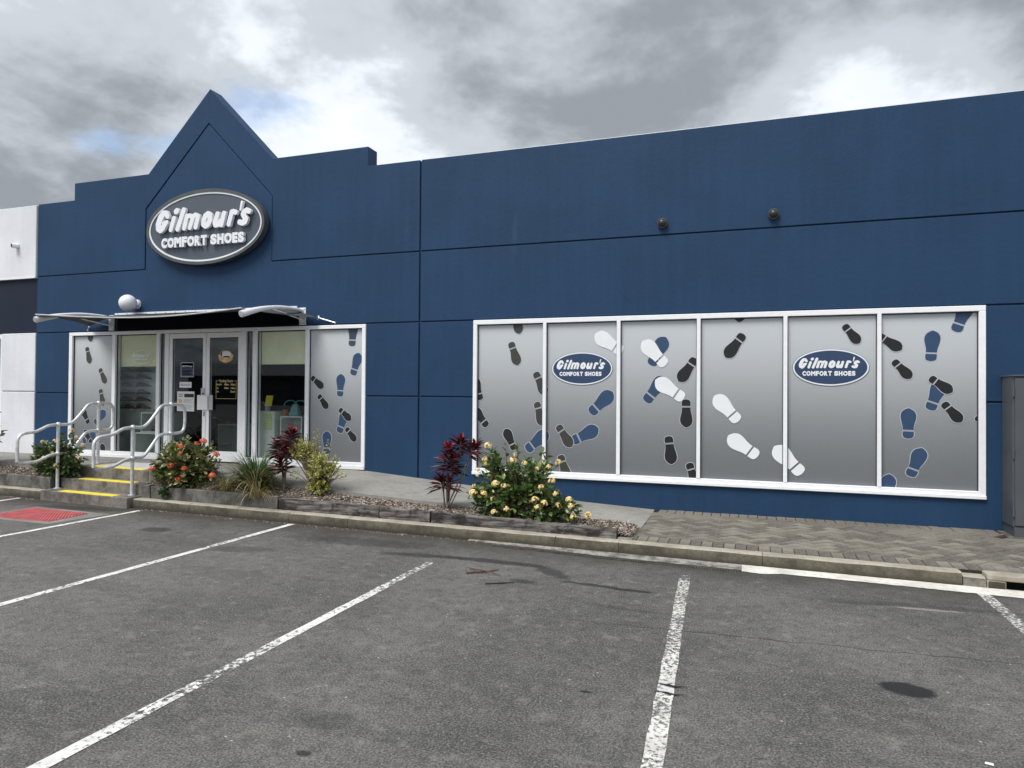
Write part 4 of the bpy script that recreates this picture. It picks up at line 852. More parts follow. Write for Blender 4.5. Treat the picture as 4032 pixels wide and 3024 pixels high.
for ring_, anc in (((-6.61, -.05, 2.893), (-6.325, -.004, 2.81)), ((-11.57, -.05, 2.883), (-11.67, -.004, 2.812))):
    b = MB(); c_ = Vector(ring_); b.tube([c_ + Vector((.024 * math.cos(k * math.pi / 6), 0, .024 * math.sin(k * math.pi / 6))) for k in range(13)], .007, 6, False); b.tube([c_, anc], .008, 6); b.tube([c_.lerp(Vector(anc), .3), c_.lerp(Vector(anc), .65)], .014, 8); b.cyl(anc, (anc[0], 0, anc[2]), .02, 10); keep(b.build('turnbuckle', 'steel', smooth=True), aw)

# ------------------------------------------------------------------ next-door building
nb = empty('neighbour_building', (-15, 0, 0)); tag(nb, 'white rendered neighbouring building with a navy band at the left edge', 'building')
K = lambda o: keep(o, nb)
K(MB().prism([(-18, 3.86), (-13.012, 3.86), (-13.012, 5.245), (-18, 5.235)], -.03, .3).build('wall_panel', 'white_render', bevel=.006)); K(MB().box(-18, -13.014, -.045, .02, 3.842, 3.859).build('trim', 'bright_white'))
K(MB().box(-18, -13.012, .012, .3, 2.79, 3.84).build('navy_band', 'navy_band')); K(MB().box(-13.93, -13.012, -.012, .3, 1.672, 2.788).build('wall_panel', 'white_render', bevel=.008)); K(MB().box(-13.93, -13.012, -.012, .3, .40, 1.655).build('wall_panel', 'white_render', bevel=.008))
K(MB().box(-13.93, -13.02, .02, .28, 1.64, 1.69).build('groove_backing', 'tactile_grey')); K(MB().box(-18, -13.94, .03, .3, .40, .75).build('wall_panel', 'white_render'))
b = MB(); b.box(-18, -13.94, .02, .1, 2.70, 2.788); b.box(-14.0, -13.94, .02, .1, .75, 2.70); b.box(-18, -14.0, .02, .1, .75, .82); nwn = K(b.build('window', 'white_aluminium'));
child2 = MB().box(-18, -14.0, .05, .06, .82, 2.70).build('window_pane', 'glass', None); child2.parent = nwn; child2.location = -nwn.location - nb.location
K(MB().box(-18, -13.02, .31, 14, 0, 5.0).build('shell', 'white_render'))
b = MB(); b.use('bright_white'); xo, zo = -13.50, 4.49; b.tube([(xo, -.03, zo), (xo - .02, -.14, zo - .01)], .048, 18); b.use('black_rubber').cyl((xo - .0205, -.1405, zo - .0101), (xo - .0209, -.142, zo - .0102), .036, 16)
tag(b.build('vent_pipe', None, smooth=True), 'short white round pipe end on the white wall at the left', 'pipe')

# ------------------------------------------------------------------ shop interior seen through the glass
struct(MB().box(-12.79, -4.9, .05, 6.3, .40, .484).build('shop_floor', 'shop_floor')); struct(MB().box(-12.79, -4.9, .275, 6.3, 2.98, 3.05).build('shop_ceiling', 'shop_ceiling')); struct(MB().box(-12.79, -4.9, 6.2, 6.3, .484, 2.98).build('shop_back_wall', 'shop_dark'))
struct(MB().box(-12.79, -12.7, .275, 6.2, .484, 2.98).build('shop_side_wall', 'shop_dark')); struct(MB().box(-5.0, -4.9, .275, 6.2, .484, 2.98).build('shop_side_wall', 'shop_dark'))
sw = empty('slat_wall', (-11.2, .62, .484)); tag(sw, 'grey slatted display wall behind the window left of the door', 'display')
keep(MB().box(-12.2, -10.40, .62, .66, .484, 2.7).build('backing', 'slat_pale'), sw)
SHZ = [2.04, 1.905, 1.763, 1.625, 1.488, 1.35]
for z_ in SHZ: keep(MB().box(-12.1, -10.46, .50, .619, z_ - .006, z_).build('shelf', 'slat_pale'), sw)
def shoe_mesh(mat, name='shoe'):
    e_ = empty(name); sec = [(-.135, .030, .0, .055), (-.11, .040, .0, .085), (-.06, .040, .0, .088), (-.02, .038, .0, .082), (.03, .044, .0, .070), (.08, .050, .0, .052), (.12, .042, .0, .040), (.142, .022, .0, .026)]; b = MB(); vs = []
    for x_, w_, z0_, z1_ in sec:
        for k in range(10):
            a = 2 * math.pi * k / 10; vs.append((x_, w_ * math.cos(a), .018 + (z1_ - .018) * max(0, math.sin(a)) - .004 * max(0, -math.sin(a))))
    n = len(sec); b.add(vs, [(i * 10 + k, i * 10 + (k + 1) % 10, (i + 1) * 10 + (k + 1) % 10, (i + 1) * 10 + k) for i in range(n - 1) for k in range(10)] + [tuple(range(9, -1, -1)), tuple(range((n - 1) * 10, n * 10))])
    b.build('upper', mat, e_, smooth='all'); b = MB(); pl = [(x_, w_ + .004) for x_, w_, _, _ in sec]; b.slab([(x_, w_) for x_, w_ in pl] + [(x_, -w_) for x_, w_ in pl[::-1]], 0, .016); b.build('sole', 'shoe_sole', e_); return e_
SP = {k: shoe_mesh(k) for k in ('shoe_black', 'shoe_brown')}; used = set()
def place_shoe(k, loc, rz, label):
    src = SP[k]
    if k in used:
        o = src.copy(); COL.objects.link(o)
        for c in src.children: d = c.copy(); COL.objects.link(d); d.parent = o
    else: o = src; used.add(k)
    o.location = loc; o.rotation_euler = (0, 0, rz); o.scale = (1.12, 1.1, 1.15); tag(o, label, 'shoe', 'shoes on the slat wall'); return o
ordn = ['top', 'second', 'third', 'fourth', 'fifth', 'lowest']
for i, z_ in enumerate(SHZ):
    for j, x_ in enumerate((-11.27, -10.91)):
        place_shoe('shoe_brown' if (i, j) in ((1, 1), (3, 1), (5, 1)) else 'shoe_black', (x_ + .03 * ((i * 3 + j) % 3 - 1), .555, z_), random.uniform(-.12, .12), ('brown' if (i, j) in ((1, 1), (3, 1), (5, 1)) else 'dark') + ' shoe on the ' + ordn[i] + ' shelf of the slat wall, ' + ('left' if j == 0 else 'right') + ' of the pair there')
def cube_unit(x0, x1, y0_, y1_, z0, z1, label, solid=False, t=.022):
    e_ = empty('display_cube', ((x0 + x1) / 2, (y0_ + y1_) / 2, z0)); tag(e_, label, 'display cube', 'white display cubes in the shop'); b = MB()
    if solid: b.box(x0, x1, y0_, y1_, z0, z1)
    else:
        b.box(x0, x1, y0_, y1_, z0, z0 + t); b.box(x0, x1, y0_, y1_, z1 - t, z1); b.box(x0, x0 + t, y0_, y1_, z0 + t, z1 - t); b.box(x1 - t, x1, y0_, y1_, z0 + t, z1 - t)
    keep(b.build('carcass', 'shop_white', bevel=.002), e_)
    if not solid: keep(MB().box(x0 + t, x1 - t, y1_ - .02, y1_ - .002, z0 + t, z1 - t).build('back', 'shop_panel'), e_)
    return e_
cube_unit(-10.72, -9.90, .20, .60, .484, .93, 'lower white display cube beside the slat wall'); cube_unit(-10.62, -9.95, .24, .58, .931, 1.30, 'upper white display cube stacked beside the slat wall')
place_shoe('shoe_black', (-10.28, .36, .9535), .3, 'dark shoe inside the upper display cube by the slat wall'); place_shoe('shoe_brown', (-10.22, .38, 1.301), .2, 'brown shoe on top of the upper display cube by the slat wall')
cube_unit(-10.0, -9.25, 1.5, 1.9, .484, 1.05, 'dim white display cube inside behind the left door leaf'); cube_unit(-8.75, -8.45, 1.3, 1.7, .484, 1.10, 'left of three dim display boxes inside behind the right door leaf', True); cube_unit(-9.16, -8.84, 1.55, 1.95, .484, 1.08, 'dim display box inside between the two door leaves', True)
cube_unit(-8.40, -8.12, 1.5, 1.9, .484, 1.08, 'right of the dim display boxes inside behind the right door leaf', True)
for k, (x_, l_) in enumerate(((-11.6, 'left'), (-9.0, 'right'))):
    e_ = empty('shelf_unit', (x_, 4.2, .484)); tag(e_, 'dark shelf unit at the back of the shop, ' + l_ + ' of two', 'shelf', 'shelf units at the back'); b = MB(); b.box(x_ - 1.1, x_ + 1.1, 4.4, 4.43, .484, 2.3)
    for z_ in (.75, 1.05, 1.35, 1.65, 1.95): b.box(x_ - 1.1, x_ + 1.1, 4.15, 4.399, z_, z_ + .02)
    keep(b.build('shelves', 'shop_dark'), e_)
cube_unit(-8.03, -7.60, .16, .55, .484, 1.365, 'tall white display box with a green notice, right of the door', True)
b = MB(); b.use('paper_green').box(-7.82, -7.65, .156, .159, 1.06, 1.33); b.use('shop_panel')
for i in range(5): b.box(-7.79, -7.69, .153, .1555, 1.09 + i * .045, 1.107 + i * .045)
tag(b.build('notice_sheet', None), 'pale green notice on the white display box right of the door', 'notice')
cube_unit(-7.52, -7.08, .20, .55, .80, 1.29, 'upper white display cube with a teal bag on top, right of the door'); cube_unit(-7.60, -7.02, .16, .56, .484, .7995, 'low white display cube under the teal bag stack')
# yellow counter card, teal bag, terracotta pot
b = MB(); b.use('paper_yellow'); b.add([(-7.92, .30, 1.45), (-7.78, .30, 1.45), (-7.765, .33, 1.63), (-7.905, .33, 1.63), (-7.92, .305, 1.45), (-7.78, .305, 1.45), (-7.765, .335, 1.63), (-7.905, .335, 1.63)], [(0, 1, 2, 3), (7, 6, 5, 4), (0, 4, 5, 1), (1, 5, 6, 2), (2, 6, 7, 3), (3, 7, 4, 0)]); b.use('paper_grey').box(-7.90, -7.82, .29, .33, 1.366, 1.45); tag(b.build('counter_card', None), 'yellow card on a small stand on the tall display box', 'card')
BX, BZ = -7.33, 1.291
e_ = empty('handbag', (BX, .36, BZ)); tag(e_, 'teal handbag with looped handles on the display cube', 'bag')
keep(MB().hexa([(BX - .10, .29, BZ), (BX + .10, .29, BZ), (BX + .10, .43, BZ), (BX - .10, .43, BZ)], [(BX - .05, .335, BZ + .20), (BX + .05, .335, BZ + .20), (BX + .05, .385, BZ + .20), (BX - .05, .385, BZ + .20)]).build('body', 'bag_blue', bevel=.015, seg=2), e_)
for sx_ in (-.10, .10): keep(MB().tube([(BX + sx_ + .13 * math.cos(a), .36, BZ + .17 + .09 * math.sin(a)) for a in [math.pi * i / 12 for i in range(13)]], .008, 6).build('handle', 'bag_blue'), e_)
tag(MB().tube([(-7.49, .30, BZ), (-7.49, .30, BZ + .014), (-7.49, .30, BZ + .02), (-7.49, .30, BZ + .10), (-7.49, .30, BZ + .11)], [.055, .055, .045, .05, .03], 14).build('clay_pot', 'terracotta', smooth=True), 'small terracotta pot beside the teal handbag', 'pot')
tag(MB().box(-8.35, -8.0, 3.0, 3.02, 1.55, 2.4).build('poster', 'poster_blue'), 'dark teal poster deep inside the shop', 'poster')

# ------------------------------------------------------------------ hand rails
def handrail(X0, dy, label):
    up_ = [(-2.209, .62), (-2.213, .90), (-2.195, .985), (-2.14, 1.035), (-2.05, 1.05), (-1.94, 1.062), (-1.85, 1.095), (-1.75, 1.138), (-1.66, 1.152), (-1.574, 1.154), (-1.42, 1.152), (-1.36, 1.17), (-1.28, 1.225), (-1.18, 1.33), (-1.08, 1.44), (-1.02, 1.472), (-.95, 1.480), (-.83, 1.485), (-.70, 1.480), (-.63, 1.45), (-.592, 1.38), (-.585, 1.25), (-.595, 1.12), (-.63, 1.058), (-.70, 1.030), (-.86, 1.026), (-.98, 1.026), (-1.06, 1.015), (-1.13, .975), (-1.23, .86), (-1.33, .75), (-1.39, .708), (-1.45, .698), (-1.575, .698), (-1.66, .69), (-1.75, .665), (-1.88, .615), (-1.98, .598), (-2.09, .592), (-2.17, .60), (-2.209, .62)]
    r_ = empty('handrail', (X0, -1.3 + dy, 0)); tag(r_, label, 'handrail', 'steel handrails of the steps')
    # smooth the loop
    P_ = [Vector((X0, y + dy, z)) for y, z in up_]; out = []
    for i in range(len(P_) - 1):
        a, b2, c, d = P_[max(i - 1, 0)], P_[i], P_[i + 1], P_[min(i + 2, len(P_) - 1)]
        for t_ in (0, .33, .67): out.append(.5 * ((2 * b2) + (c - a) * t_ + (2 * a - 5 * b2 + 4 * c - d) * t_ ** 2 + (3 * b2 - a - 3 * c + d) * t_ ** 3))
    out.append(P_[-1]); keep(MB().tube(out, .0235, 12, False).build('rail_tube', 'galvanised', smooth='all'), r_)
    for y, z0_, zt_, zm_ in ((-1.575, .152, 1.154, .698), (-.87, .478, 1.484, 1.026)):
        o = keep(MB().tube([(X0, y + dy, z0_), (X0, y + dy, zt_ - .02)], .025, 14).build('post', 'galvanised', smooth=True), r_)
        b = MB(); b.ball((X0, y + dy, zt_), .040, 14, 10); b.ball((X0, y + dy, zm_), .040, 14, 10); keep(b.build('ball_fitting', 'fitting', smooth='all'), r_)
        b = MB(); b.tube([(X0, y + dy, z0_ + .0005), (X0, y + dy, z0_ + .010)], .052, 16); keep(b.build('base_flange', 'galvanised', smooth=True), r_)
handrail(-10.33, 0, 'bent galvanised tube handrail on the left side of the steps'); handrail(-8.66, -.12, 'bent galvanised tube handrail on the right side of the steps')

# ------------------------------------------------------------------ electrical cabinet
cb = empty('electrical_cabinet', (3.2, -.2, .13)); tag(cb, 'tall dark grey steel electrical cabinet against the wall at the right edge', 'cabinet')
cx0, cx1, cy0, cy1, cz0, cz1 = 2.735, 3.62, -.395, -.02, .30, 1.935
keep(MB().slab([(cx0 - .05, cy0 - .06), (cx1 + .05, cy0 - .06), (cx1 + .05, -.005), (cx0 - .05, -.005)], .1, .150).build('concrete_pad', 'sleeper_concrete', bevel=.006), cb)
keep(MB().box(cx0 + .012, cx1 - .012, cy0 + .012, cy1, .1505, .258).build('plinth', 'cabinet_grey'), cb); keep(MB().box(cx0, cx1, cy0 + .022, cy1, .26, cz1).build('body', 'cabinet_grey', bevel=.006, seg=2), cb)
keep(MB().box(cx0 - .012, cx1 + .012, cy0 - .008, cy1 + .01, cz1 + .001, cz1 + .018).build('top_cap', 'cabinet_grey', bevel=.003), cb)
d_ = keep(MB().box(cx0 + .018, cx1 - .018, cy0, cy0 + .0205, .275, cz1 - .022).build('cabinet_door', 'cabinet_grey', bevel=.004), cb)
for z_ in (.42, 1.07, 1.76): o = MB().tube([(cx0 + .005, cy0 + .008, z_ - .05), (cx0 + .005, cy0 + .008, z_ + .05)], .010, 8).build('hinge', 'cabinet_grey'); o.parent = d_; o.location = -d_.location - cb.location
b = MB(); q0, q1, r0, r1 = 2.90, 3.35, 1.10, 1.60
for a_1, b_1, c_1, e_1 in ((q0, q1, r0, r0 + .008), (q0, q1, r1 - .008, r1), (q0, q0 + .008, r0 + .008, r1 - .008), (q1 - .008, q1, r0 + .008, r1 - .008)): b.box(a_1, b_1, cy0 - .003, cy0 - .0005, c_1, e_1)
o = b.build('inspection_panel', 'cabinet_seam'); o.parent = d_; o.location = -d_.location - cb.location
o = MB().box(3.45, 3.48, cy0 - .03, cy0 - .0005, 1.0, 1.14).build('door_handle', 'steel', bevel=.004); o.parent = d_; o.location = -d_.location - cb.location

# ------------------------------------------------------------------ plants
def add_leaf(b, p, d, L, W2, rnd, curl=.25, fold=.22):
    d = d.normalized(); s_ = d.cross(Vector((0, 0, 1)));
    if s_.length < .05: s_ = Vector((1, 0, 0))
    s_.normalize(); s_ = (Matrix.Rotation(rnd.uniform(-.9, .9), 3, d) @ s_); n_ = s_.cross(d).normalized()
    q = lambda t_, w_: p + d * (L * t_) - n_ * (curl * L * t_ * t_) + s_ * w_ * W2 + n_ * (abs(w_) * W2 * fold)
    b.add([q(0, 0), q(.3, -.75), q(.3, .75), q(.68, -.85), q(.68, .85), q(1, 0), q(.3, 0), q(.68, 0)], [(0, 2, 6), (0, 6, 1), (6, 2, 4, 7), (1, 6, 7, 3), (7, 4, 5), (3, 7, 5)])
def flower_mesh(name, mat, r, rnd, n=34):
    b = MB()
    for i in range(n):
        th, ph = rnd.uniform(0, 6.28), math.acos(rnd.uniform(-.25, 1)); d = Vector((math.sin(ph) * math.cos(th), math.sin(ph) * math.sin(th), math.cos(ph))); c = d * r * rnd.uniform(.8, 1.1); u = d.orthogonal().normalized(); v = d.cross(u); a0 = rnd.uniform(0, 6.28)
        for k in range(4):
            a = a0 + k * math.pi / 2; e1 = u * math.cos(a) + v * math.sin(a); e2 = u * math.cos(a + .8) + v * math.sin(a + .8); e3 = u * math.cos(a - .8) + v * math.sin(a - .8); s_ = r * .40
            b.add([c, c + e3 * s_ * .5 + d * s_ * .1, c + e1 * s_ - d * s_ * .05, c + e2 * s_ * .5 + d * s_ * .1], [(0, 1, 2, 3)])
    return b, mat
def bush(name, base, tips, leafmat, L, W2, per, label, flowers=None, fmat=None, fr_=.045, seed=1, stems=7, grp=None, fname='flower_head', droop=0.0):
    rnd = random.Random(seed); tips = list(tips) + [(f[0], f[1] + .03, f[2] - .03) for f in (flowers or [])]; e_ = empty(name, base); tag(e_, label, 'shrub', grp); B = Vector(base); fo = MB(); sm = MB(); mains = []
    for k in range(stems):
        t_ = tips[rnd.randrange(len(tips))]; mains.append(B + Vector((rnd.uniform(-.05, .05), rnd.uniform(-.05, .05), 0)))
    for t_ in tips:
        T_ = Vector(t_); s0 = mains[rnd.randrange(stems)]; mid = s0.lerp(T_, .55) + Vector((rnd.uniform(-.04, .04), rnd.uniform(-.04, .04), .06)); sm.tube([s0, mid, T_], [.007, .005, .003], 5, False); ax = (T_ - mid).normalized()
        for i in range(per):
            u = (i / per) ** .8; p = mid.lerp(T_, .25 + .75 * u); a = i * 2.4 + rnd.uniform(-.4, .4); o1 = ax.orthogonal().normalized(); o2 = ax.cross(o1); rd = o1 * math.cos(a) + o2 * math.sin(a)
            d = rd * (1.0 - .45 * u) + ax * (.25 + .65 * u) + Vector((0, 0, .25 - droop)); s_ = rnd.uniform(.7, 1.15) * (1.05 - .25 * u); add_leaf(fo, p, d, L * s_, W2 * s_, rnd)
    keep(fo.build('foliage', leafmat), e_); keep(sm.build('stems', 'stem_brown'), e_)
    if flowers:
        b, mt = flower_mesh('f', fmat, fr_ * .88, rnd); proto = b.build(fname, mt, None); proto.location = flowers[0][:3]; keep(proto, e_)
        for f in flowers[1:]:
            o = proto.copy(); COL.objects.link(o); o.location = Vector(f[:3]) - B; o.scale = (f[3],) * 3; o.rotation_euler = (rnd.uniform(-.5, .3), rnd.uniform(-.4, .4), rnd.uniform(0, 6))
        proto.scale = (flowers[0][3],) * 3
    return e_
def ell_tips(rnd, n, c, r, zmin, shell=.55):
    out = []
    while len(out) < n:
        v = Vector((rnd.gauss(0, 1), rnd.gauss(0, 1), rnd.gauss(0, 1))).normalized() * rnd.uniform(shell, 1.0); p = (c[0] + v.x * r[0], c[1] + v.y * r[1], c[2] + v.z * r[2])
        if p[2] > zmin: out.append(p)
    return out
R1 = random.Random(11)
# big yellow flowering bush in front of the window
tp_ = ell_tips(R1, 230, (-2.68, -1.62, .46), (.60, .30, .32), .22, .45) + ell_tips(R1, 80, (-2.22, -1.68, .36), (.40, .24, .20), .2, .4) + ell_tips(R1, 40, (-2.68, -1.55, .82), (.52, .2, .16), .7) + [(-3.02, -1.55, 1.04), (-2.98, -1.55, 1.0), (-2.72, -1.5, 1.10), (-2.86, -1.52, 1.08), (-2.38, -1.5, 1.02), (-2.3, -1.52, .98), *ell_tips(R1, 26, (-3.10, -1.66, .50), (.20, .16, .14), .3, .3), *ell_tips(R1, 14, (-3.05, -1.6, .88), (.15, .12, .16), .7, .3), (-1.98, -1.75, .30), (-1.9, -1.78, .27), (-2.05, -1.72, .33), (-3.1, -1.55, .95)]
def fl(lst, Y, Y0): k_ = (Y + 9.5) / (Y0 + 9.5); return [(x * k_, Y + R1.uniform(-.03, .10), 1.71 + (z - 1.71) * k_, s_) for x, z, s_ in lst]
yf = [(-3.10, 1.05, 1.15), (-3.11, .89, .8), (-3.11, .83, .9), (-3.19, .76, .7), (-2.78, .88, 1.15), (-2.60, .86, .8), (-2.20, .88, .9), (-2.96, .60, 1.1), (-2.86, .57, .9), (-2.27, .66, 1.0), (-2.38, .59, .8), (-3.26, .47, 1.2), (-3.14, .46, 1.1), (-3.02, .40, 1.1), (-2.46, .43, 1.1), (-2.34, .40, 1.0), (-2.43, .34, .9), (-2.20, .36, 1.1), (-2.20, .52, .8), (-2.05, .45, 1.0), (-2.02, .38, .9), (-3.0, .24, 1.0), (-2.82, .30, .9), (-2.0, .25, .9), (-1.83, .27, 1.1), (-3.28, .55, .6), (-2.45, .80, .6), (-2.3, .83, .7), (-3.22, .68, .5)]
bush('flowering_bush', (-2.68, -1.62, .24), tp_, 'ixora_leaf', .095, .030, 7, 'large bush with pale yellow flower heads in front of the big window', fl(yf, -1.88, -1.6), 'flower_yellow', .046, 21, 9)
# red flowering bush by the steps
tp_ = ell_tips(R1, 250, (-7.84, -1.52, .58), (.64, .30, .33), .30, .45) + ell_tips(R1, 40, (-7.85, -1.45, .86), (.48, .2, .1), .8) + [(-7.85, -1.45, 1.02), (-8.33, -1.45, .92), (-8.22, -1.4, .95), (-7.4, -1.45, .95), (-7.3, -1.5, .88), (-7.22, -1.5, .70), (-7.95, -1.45, 1.0)]
rf = [(-8.56, .52, 1.1), (-8.26, .57, 1.05), (-7.93, .55, .95), (-7.47, .46, 1.2), (-8.0, .88, 1.05), (-7.62, .96, 1.25), (-7.43, .77, 1.1), (-8.0, .78, .7), (-8.05, .38, .9), (-8.28, .31, .8), (-8.03, .43, .6), (-7.68, .93, .7)]
bush('flowering_bush', (-7.86, -1.50, .34), tp_, 'ixora_red_leaf', .095, .032, 7, 'rounded bush with orange red flower heads right of the steps', fl(rf, -1.80, -1.45), 'flower_red', .046, 22, 8)
# yellow bush left of the steps
tp_ = ell_tips(R1, 230, (-10.52, -1.44, .58), (.66, .2, .33), .34, .4) + [(-10.45, -1.4, .98), (-10.38, -1.4, 1.02), (-10.9, -1.4, .88)]
lf = [(-11.02, .84, .9), (-10.76, .86, 1.0), (-10.36, 1.05, 1.05), (-10.27, .94, .8), (-11.0, .58, 1.0), (-10.62, .48, .9), (-10.16, .62, .85), (-10.0, .83, .9), (-10.76, .68, .6)]
bush('flowering_bush', (-10.62, -1.46, .34), tp_, 'ixora_left_leaf', .088, .027, 8, 'dark green bush with a few cream yellow flowers left of the steps', fl(lf, -1.68, -1.4), 'flower_cream', .040, 23, 7)
# shrub reaching in from the left edge
tp_ = ell_tips(R1, 60, (-12.22, -1.45, 1.10), (.42, .2, .45), .6)
bush('leafy_shrub', (-12.4, -1.45, .34), tp_, 'ixora_left_leaf', .10, .03, 9, 'tall leafy shrub just reaching in at the left edge of the picture', None, None, .04, 24, 5)
# variegated yellow shrub
tp_ = ell_tips(R1, 130, (-5.50, -1.50, .68), (.27, .2, .28), .42, .3) + ell_tips(R1, 90, (-5.86, -1.45, .96), (.23, .16, .18), .7, .3) + ell_tips(R1, 50, (-5.54, -1.52, .42), (.17, .14, .13), .3) + [(-5.45, -1.45, 1.05), (-5.4, -1.45, .98), (-5.62, -1.45, 1.2), (-5.7, -1.42, 1.17), (-5.18, -1.5, .62), (-5.12, -1.5, .58), (-5.98, -1.5, .62), (-6.02, -1.5, .56), (-5.3, -1.5, .85)]
bush('variegated_shrub', (-5.55, -1.50, .30), tp_, 'variegated_leaf', .045, .014, 13, 'yellow green variegated shrub between the grass clump and the blank wall', None, None, .04, 25, 5)
# weed on the concrete sleeper
tp_ = ell_tips(R1, 9, (-8.0, -1.76, .25), (.07, .025, .09), .14); bush('weed', (-8.0, -1.72, .13), tp_, 'weed_leaf', .07, .022, 6, 'small green weed growing against the concrete sleeper', None, None, .04, 26, 2)
# strap-leaved grass clumps
def strap(name, base, n, Lr, spread, label, seed, dry=.16, w=.007):
    rnd = random.Random(seed); e_ = empty(name, base); tag(e_, label, 'grass clump', 'strap leaved clumps'); g1, g2 = MB(), MB()
    for i in range(n):
        a = rnd.uniform(0, 6.28); L = rnd.uniform(*Lr); out_ = Vector((math.cos(a), math.sin(a) * .7, 0)); lean = rnd.uniform(.05, 1.0) * spread; p = Vector(base) + out_ * rnd.uniform(0, .12); isdry = rnd.random() < dry or (out_.y < -.2 and rnd.random() < dry * 2.6); b = g2 if isdry else g1; pts = []; vel = Vector((0, 0, 1)) + out_ * lean; vel.normalize(); sag = rnd.uniform(.25, .62) * (1.8 if isdry else 1)
        s_ = out_.cross(Vector((0, 0, 1))).normalized(); N_ = 7
        for k in range(N_ + 1):
            wk = w * (1 - (k / N_) ** 2.5) + .0008; pts += [p - s_ * wk, p + s_ * wk]; p = p + vel * (L / N_); vel = (vel + Vector((0, 0, -sag * 1.15 / N_ * 2)) + out_ * .05).normalized()
        b.add(pts, [(2 * k, 2 * k + 1, 2 * k + 3, 2 * k + 2) for k in range(N_)])
    keep(g1.build('green_blades', 'strap_leaf'), e_); keep(g2.build('dry_blades', 'strap_dry'), e_); return e_
strap('grass_clump', (-6.55, -1.55, .30), 620, (.40, .68), .95, 'large arching dark green grass clump between the red bush and the cordyline', 31)
strap('grass_clump', (-7.02, -1.62, .29), 110, (.22, .42), 1.2, 'small flattened yellowish grass clump right of the red flowering bush', 32, .5, .006)
strap('grass_clump', (-6.32, -1.82, .27), 70, (.34, .52), 1.3, 'dry straw coloured grass hanging over the concrete sleeper', 33, .8, .006)
# cordylines
def cordyline(base, heads, label, seed, extra=()):
    rnd = random.Random(seed); e_ = empty('cordyline', base); tag(e_, label, 'cordyline', 'red cordylines'); sm, fo, ti = MB(), MB(), MB(); B = Vector(base)
    for (hx, hy, hz, r_, ln) in heads:
        H = Vector((hx, hy, hz)); s0 = B + Vector((rnd.uniform(-.03, .03), rnd.uniform(-.03, .03), 0)); mid = s0.lerp(H, .5) + Vector((rnd.uniform(-.03, .03), 0, .02)); sm.tube([s0, mid, H], [.011, .009, .008], 6, False); ax = (H - mid).normalized()
        for i in range(r_):
            u = i / r_; p = H - ax * (ln * (1 - u)); a = i * 2.399 + rnd.uniform(-.2, .2); o1 = ax.orthogonal().normalized(); o2 = ax.cross(o1); rd = o1 * math.cos(a) + o2 * math.sin(a); d = rd * (1.25 - .80 * u) + ax * (.05 + .85 * u); L = rnd.uniform(.16, .24) * (1.05 - .4 * u); tgt = ti if u > .86 else fo; add_leaf(tgt, p, d, L, .021 * rnd.uniform(.8, 1.2), rnd, .30 * (1 - .6 * u), .45)
    for pts in extra: sm.tube(pts, .007, 6, False)
    keep(fo.build('foliage', 'cordyline_leaf'), e_); keep(ti.build('young_leaves', 'cordyline_tip'), e_); keep(sm.build('stems', 'stem_grey'), e_); return e_
cordyline((-6.12, -1.50, .33), [(-6.02, -1.48, 1.14, 52, .17), (-6.23, -1.50, .98, 48, .17), (-6.15, -1.53, .74, 44, .16), (-6.06, -1.50, .92, 34, .14)], 'narrow dark red cordyline behind the grass clump, left of two', 41)
cordyline((-3.62, -1.56, .24), [(-3.60, -1.58, 1.01, 58, .28), (-3.44, -1.55, 1.10, 34, .12), (-3.26, -1.55, 1.05, 40, .14), (-3.52, -1.56, .88, 36, .18), (-3.70, -1.58, .62, 36, .13), (-3.60, -1.55, .60, 22, .10)], 'dark red cordyline with several stems beside the big yellow flowering bush', 42, [[(-3.60, -1.56, .24), (-3.45, -1.55, .55), (-3.30, -1.55, .92)], [(-3.66, -1.57, .24), (-3.665, -1.60, .95)]])

# ------------------------------------------------------------------ twigs and small litter on the asphalt
def twig(pts, r, mat, label):
    b = MB().tube([Vector(p) for p in pts], [r, r * .9, r * .6][:len(pts)] + [r * .6] * (len(pts) - 3), 6); tag(b.build('twig', mat, smooth=True), label, 'twig', 'twigs lying on the asphalt')
twig([(-2.55, -3.47, .012), (-2.40, -3.38, .014), (-2.30, -3.26, .012)], .009, 'twig_wood', 'brown twig lying across another twig near the drain')
twig([(-2.58, -3.31, .014), (-2.40, -3.40, .028), (-2.22, -3.44, .012)], .007, 'twig_wood', 'thinner brown twig crossing over the first one near the drain')
twig([(-2.25, -3.74, .008), (-2.13, -3.68, .009), (-2.02, -3.61, .008)], .007, 'twig_dark', 'dark single twig lying just right of the crossed twigs')
def bit(x, y, L, W2, a, mat, label):
    M = Matrix.Translation((x, y, .004)) @ Matrix.Rotation(a, 4, 'Z'); tag(MB().add([M @ Vector(p) for p in ((-L, -W2, 0), (L, -W2 * .8, 0), (L * .9, W2, 0), (-L, W2 * .7, 0), (-L * .9, -W2 * .6, .007), (L * .9, -W2 * .5, .008), (L * .8, W2 * .7, .007), (-L * .9, W2 * .5, .006))], [(4, 5, 6, 7), (0, 1, 5, 4), (1, 2, 6, 5), (2, 3, 7, 6), (3, 0, 4, 7)]).build('litter_scrap', mat), label, 'litter', 'scraps on the asphalt')
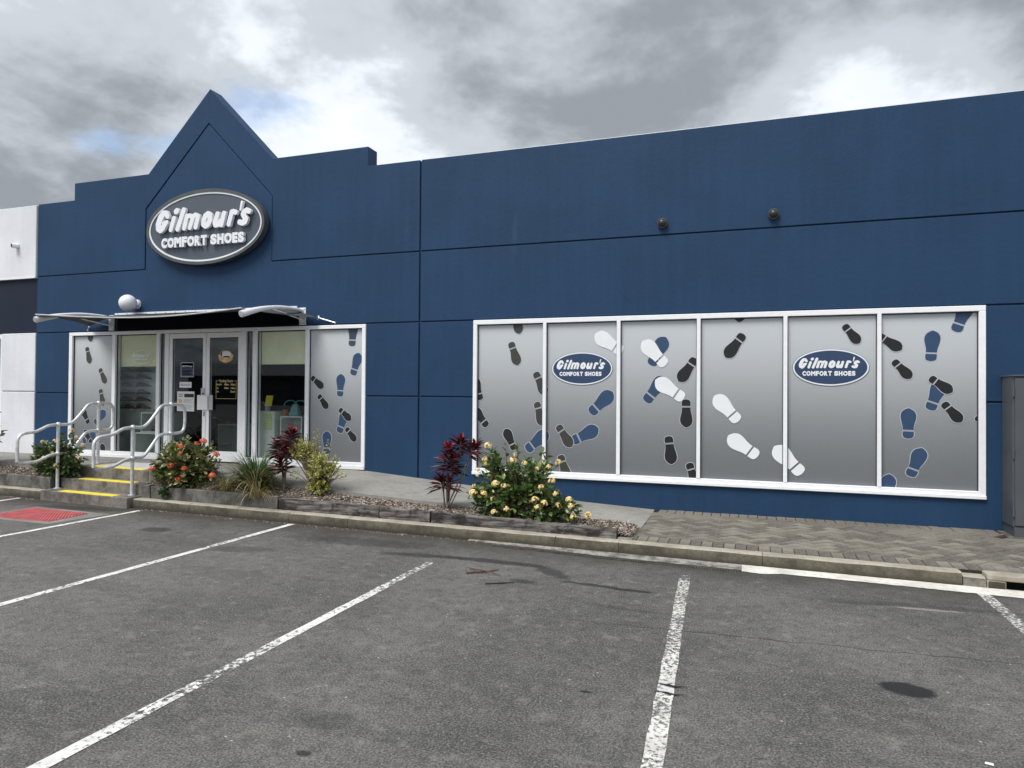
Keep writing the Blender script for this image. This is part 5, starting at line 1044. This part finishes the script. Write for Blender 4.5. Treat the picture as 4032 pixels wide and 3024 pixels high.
bit(1.04, -5.72, .018, .007, -.3, 'paper_white', 'pale scrap on the asphalt below the round oil stain'); bit(.62, -6.18, .020, .006, -.6, 'flower_cream', 'tan cigarette end near the bottom right corner'); bit(-3.05, -4.42, .024, .004, .8, 'paper_white', 'thin white scrap right of the middle bay line')

rnd = random.Random(77); b = MB()
for _ in range(170):
    x = rnd.uniform(-8, 3.2); y = rnd.uniform(-7.6, -2.6); r = rnd.uniform(.002, .0045) * (1 + .5 * (rnd.random() < .1)); M = Matrix.Translation((x, y, .001)) @ Matrix.Rotation(rnd.uniform(0, 6), 4, 'Z')
    b.add([M @ Vector(p) for p in ((-r, -r * .7, 0), (r, -r * .5, 0), (r * .7, r * .8, 0), (-r * .8, r * .6, 0), (0, 0, r * .8))], [(0, 1, 4), (1, 2, 4), (2, 3, 4), (3, 0, 4)])
tag(stuff(b.build('loose_stones', 'gutter_cement')), 'tiny pale stones scattered over the asphalt', 'stones')
b = MB()
for y_, wv in ((-5.36, .022), (-5.47, .016)):
    vs = []
    for i in range(13):
        x = -.53 + i * .0145; c = y_ + .006 * math.sin(i * .7) + rnd.uniform(-.006, .006); hw = wv * rnd.uniform(.3, 1) * (1 - abs(i - 6) / 7.5); vs += [(x, c - hw, .008), (x, c + hw, .008)]
    b.add(vs, [(2 * i, 2 * i + 2, 2 * i + 3, 2 * i + 1) for i in range(12)])
o = b.build('tar_mark', 'black_rubber', asph); o['label'] = 'black tar smears across the worn bay line'
# ------------------------------------------------------------------ across the car park (seen only as a reflection in the door glass)
ob = empty('opposite_building', (0, -62, 0)); tag(ob, 'long low dark building across the car park, reflected in the door glass', 'building')
keep(MB().box(-70, 60, -72, -62, 0, 3.6).build('wall', 'far_wall'), ob); keep(MB().add([(-71, -61, 3.6), (61, -61, 3.6), (61, -67, 5.4), (-71, -67, 5.4), (61, -73, 3.6), (-71, -73, 3.6)], [(0, 1, 2, 3), (3, 2, 4, 5), (0, 3, 5), (1, 4, 2), (0, 5, 4, 1)]).build('roof', 'far_roof'), ob)
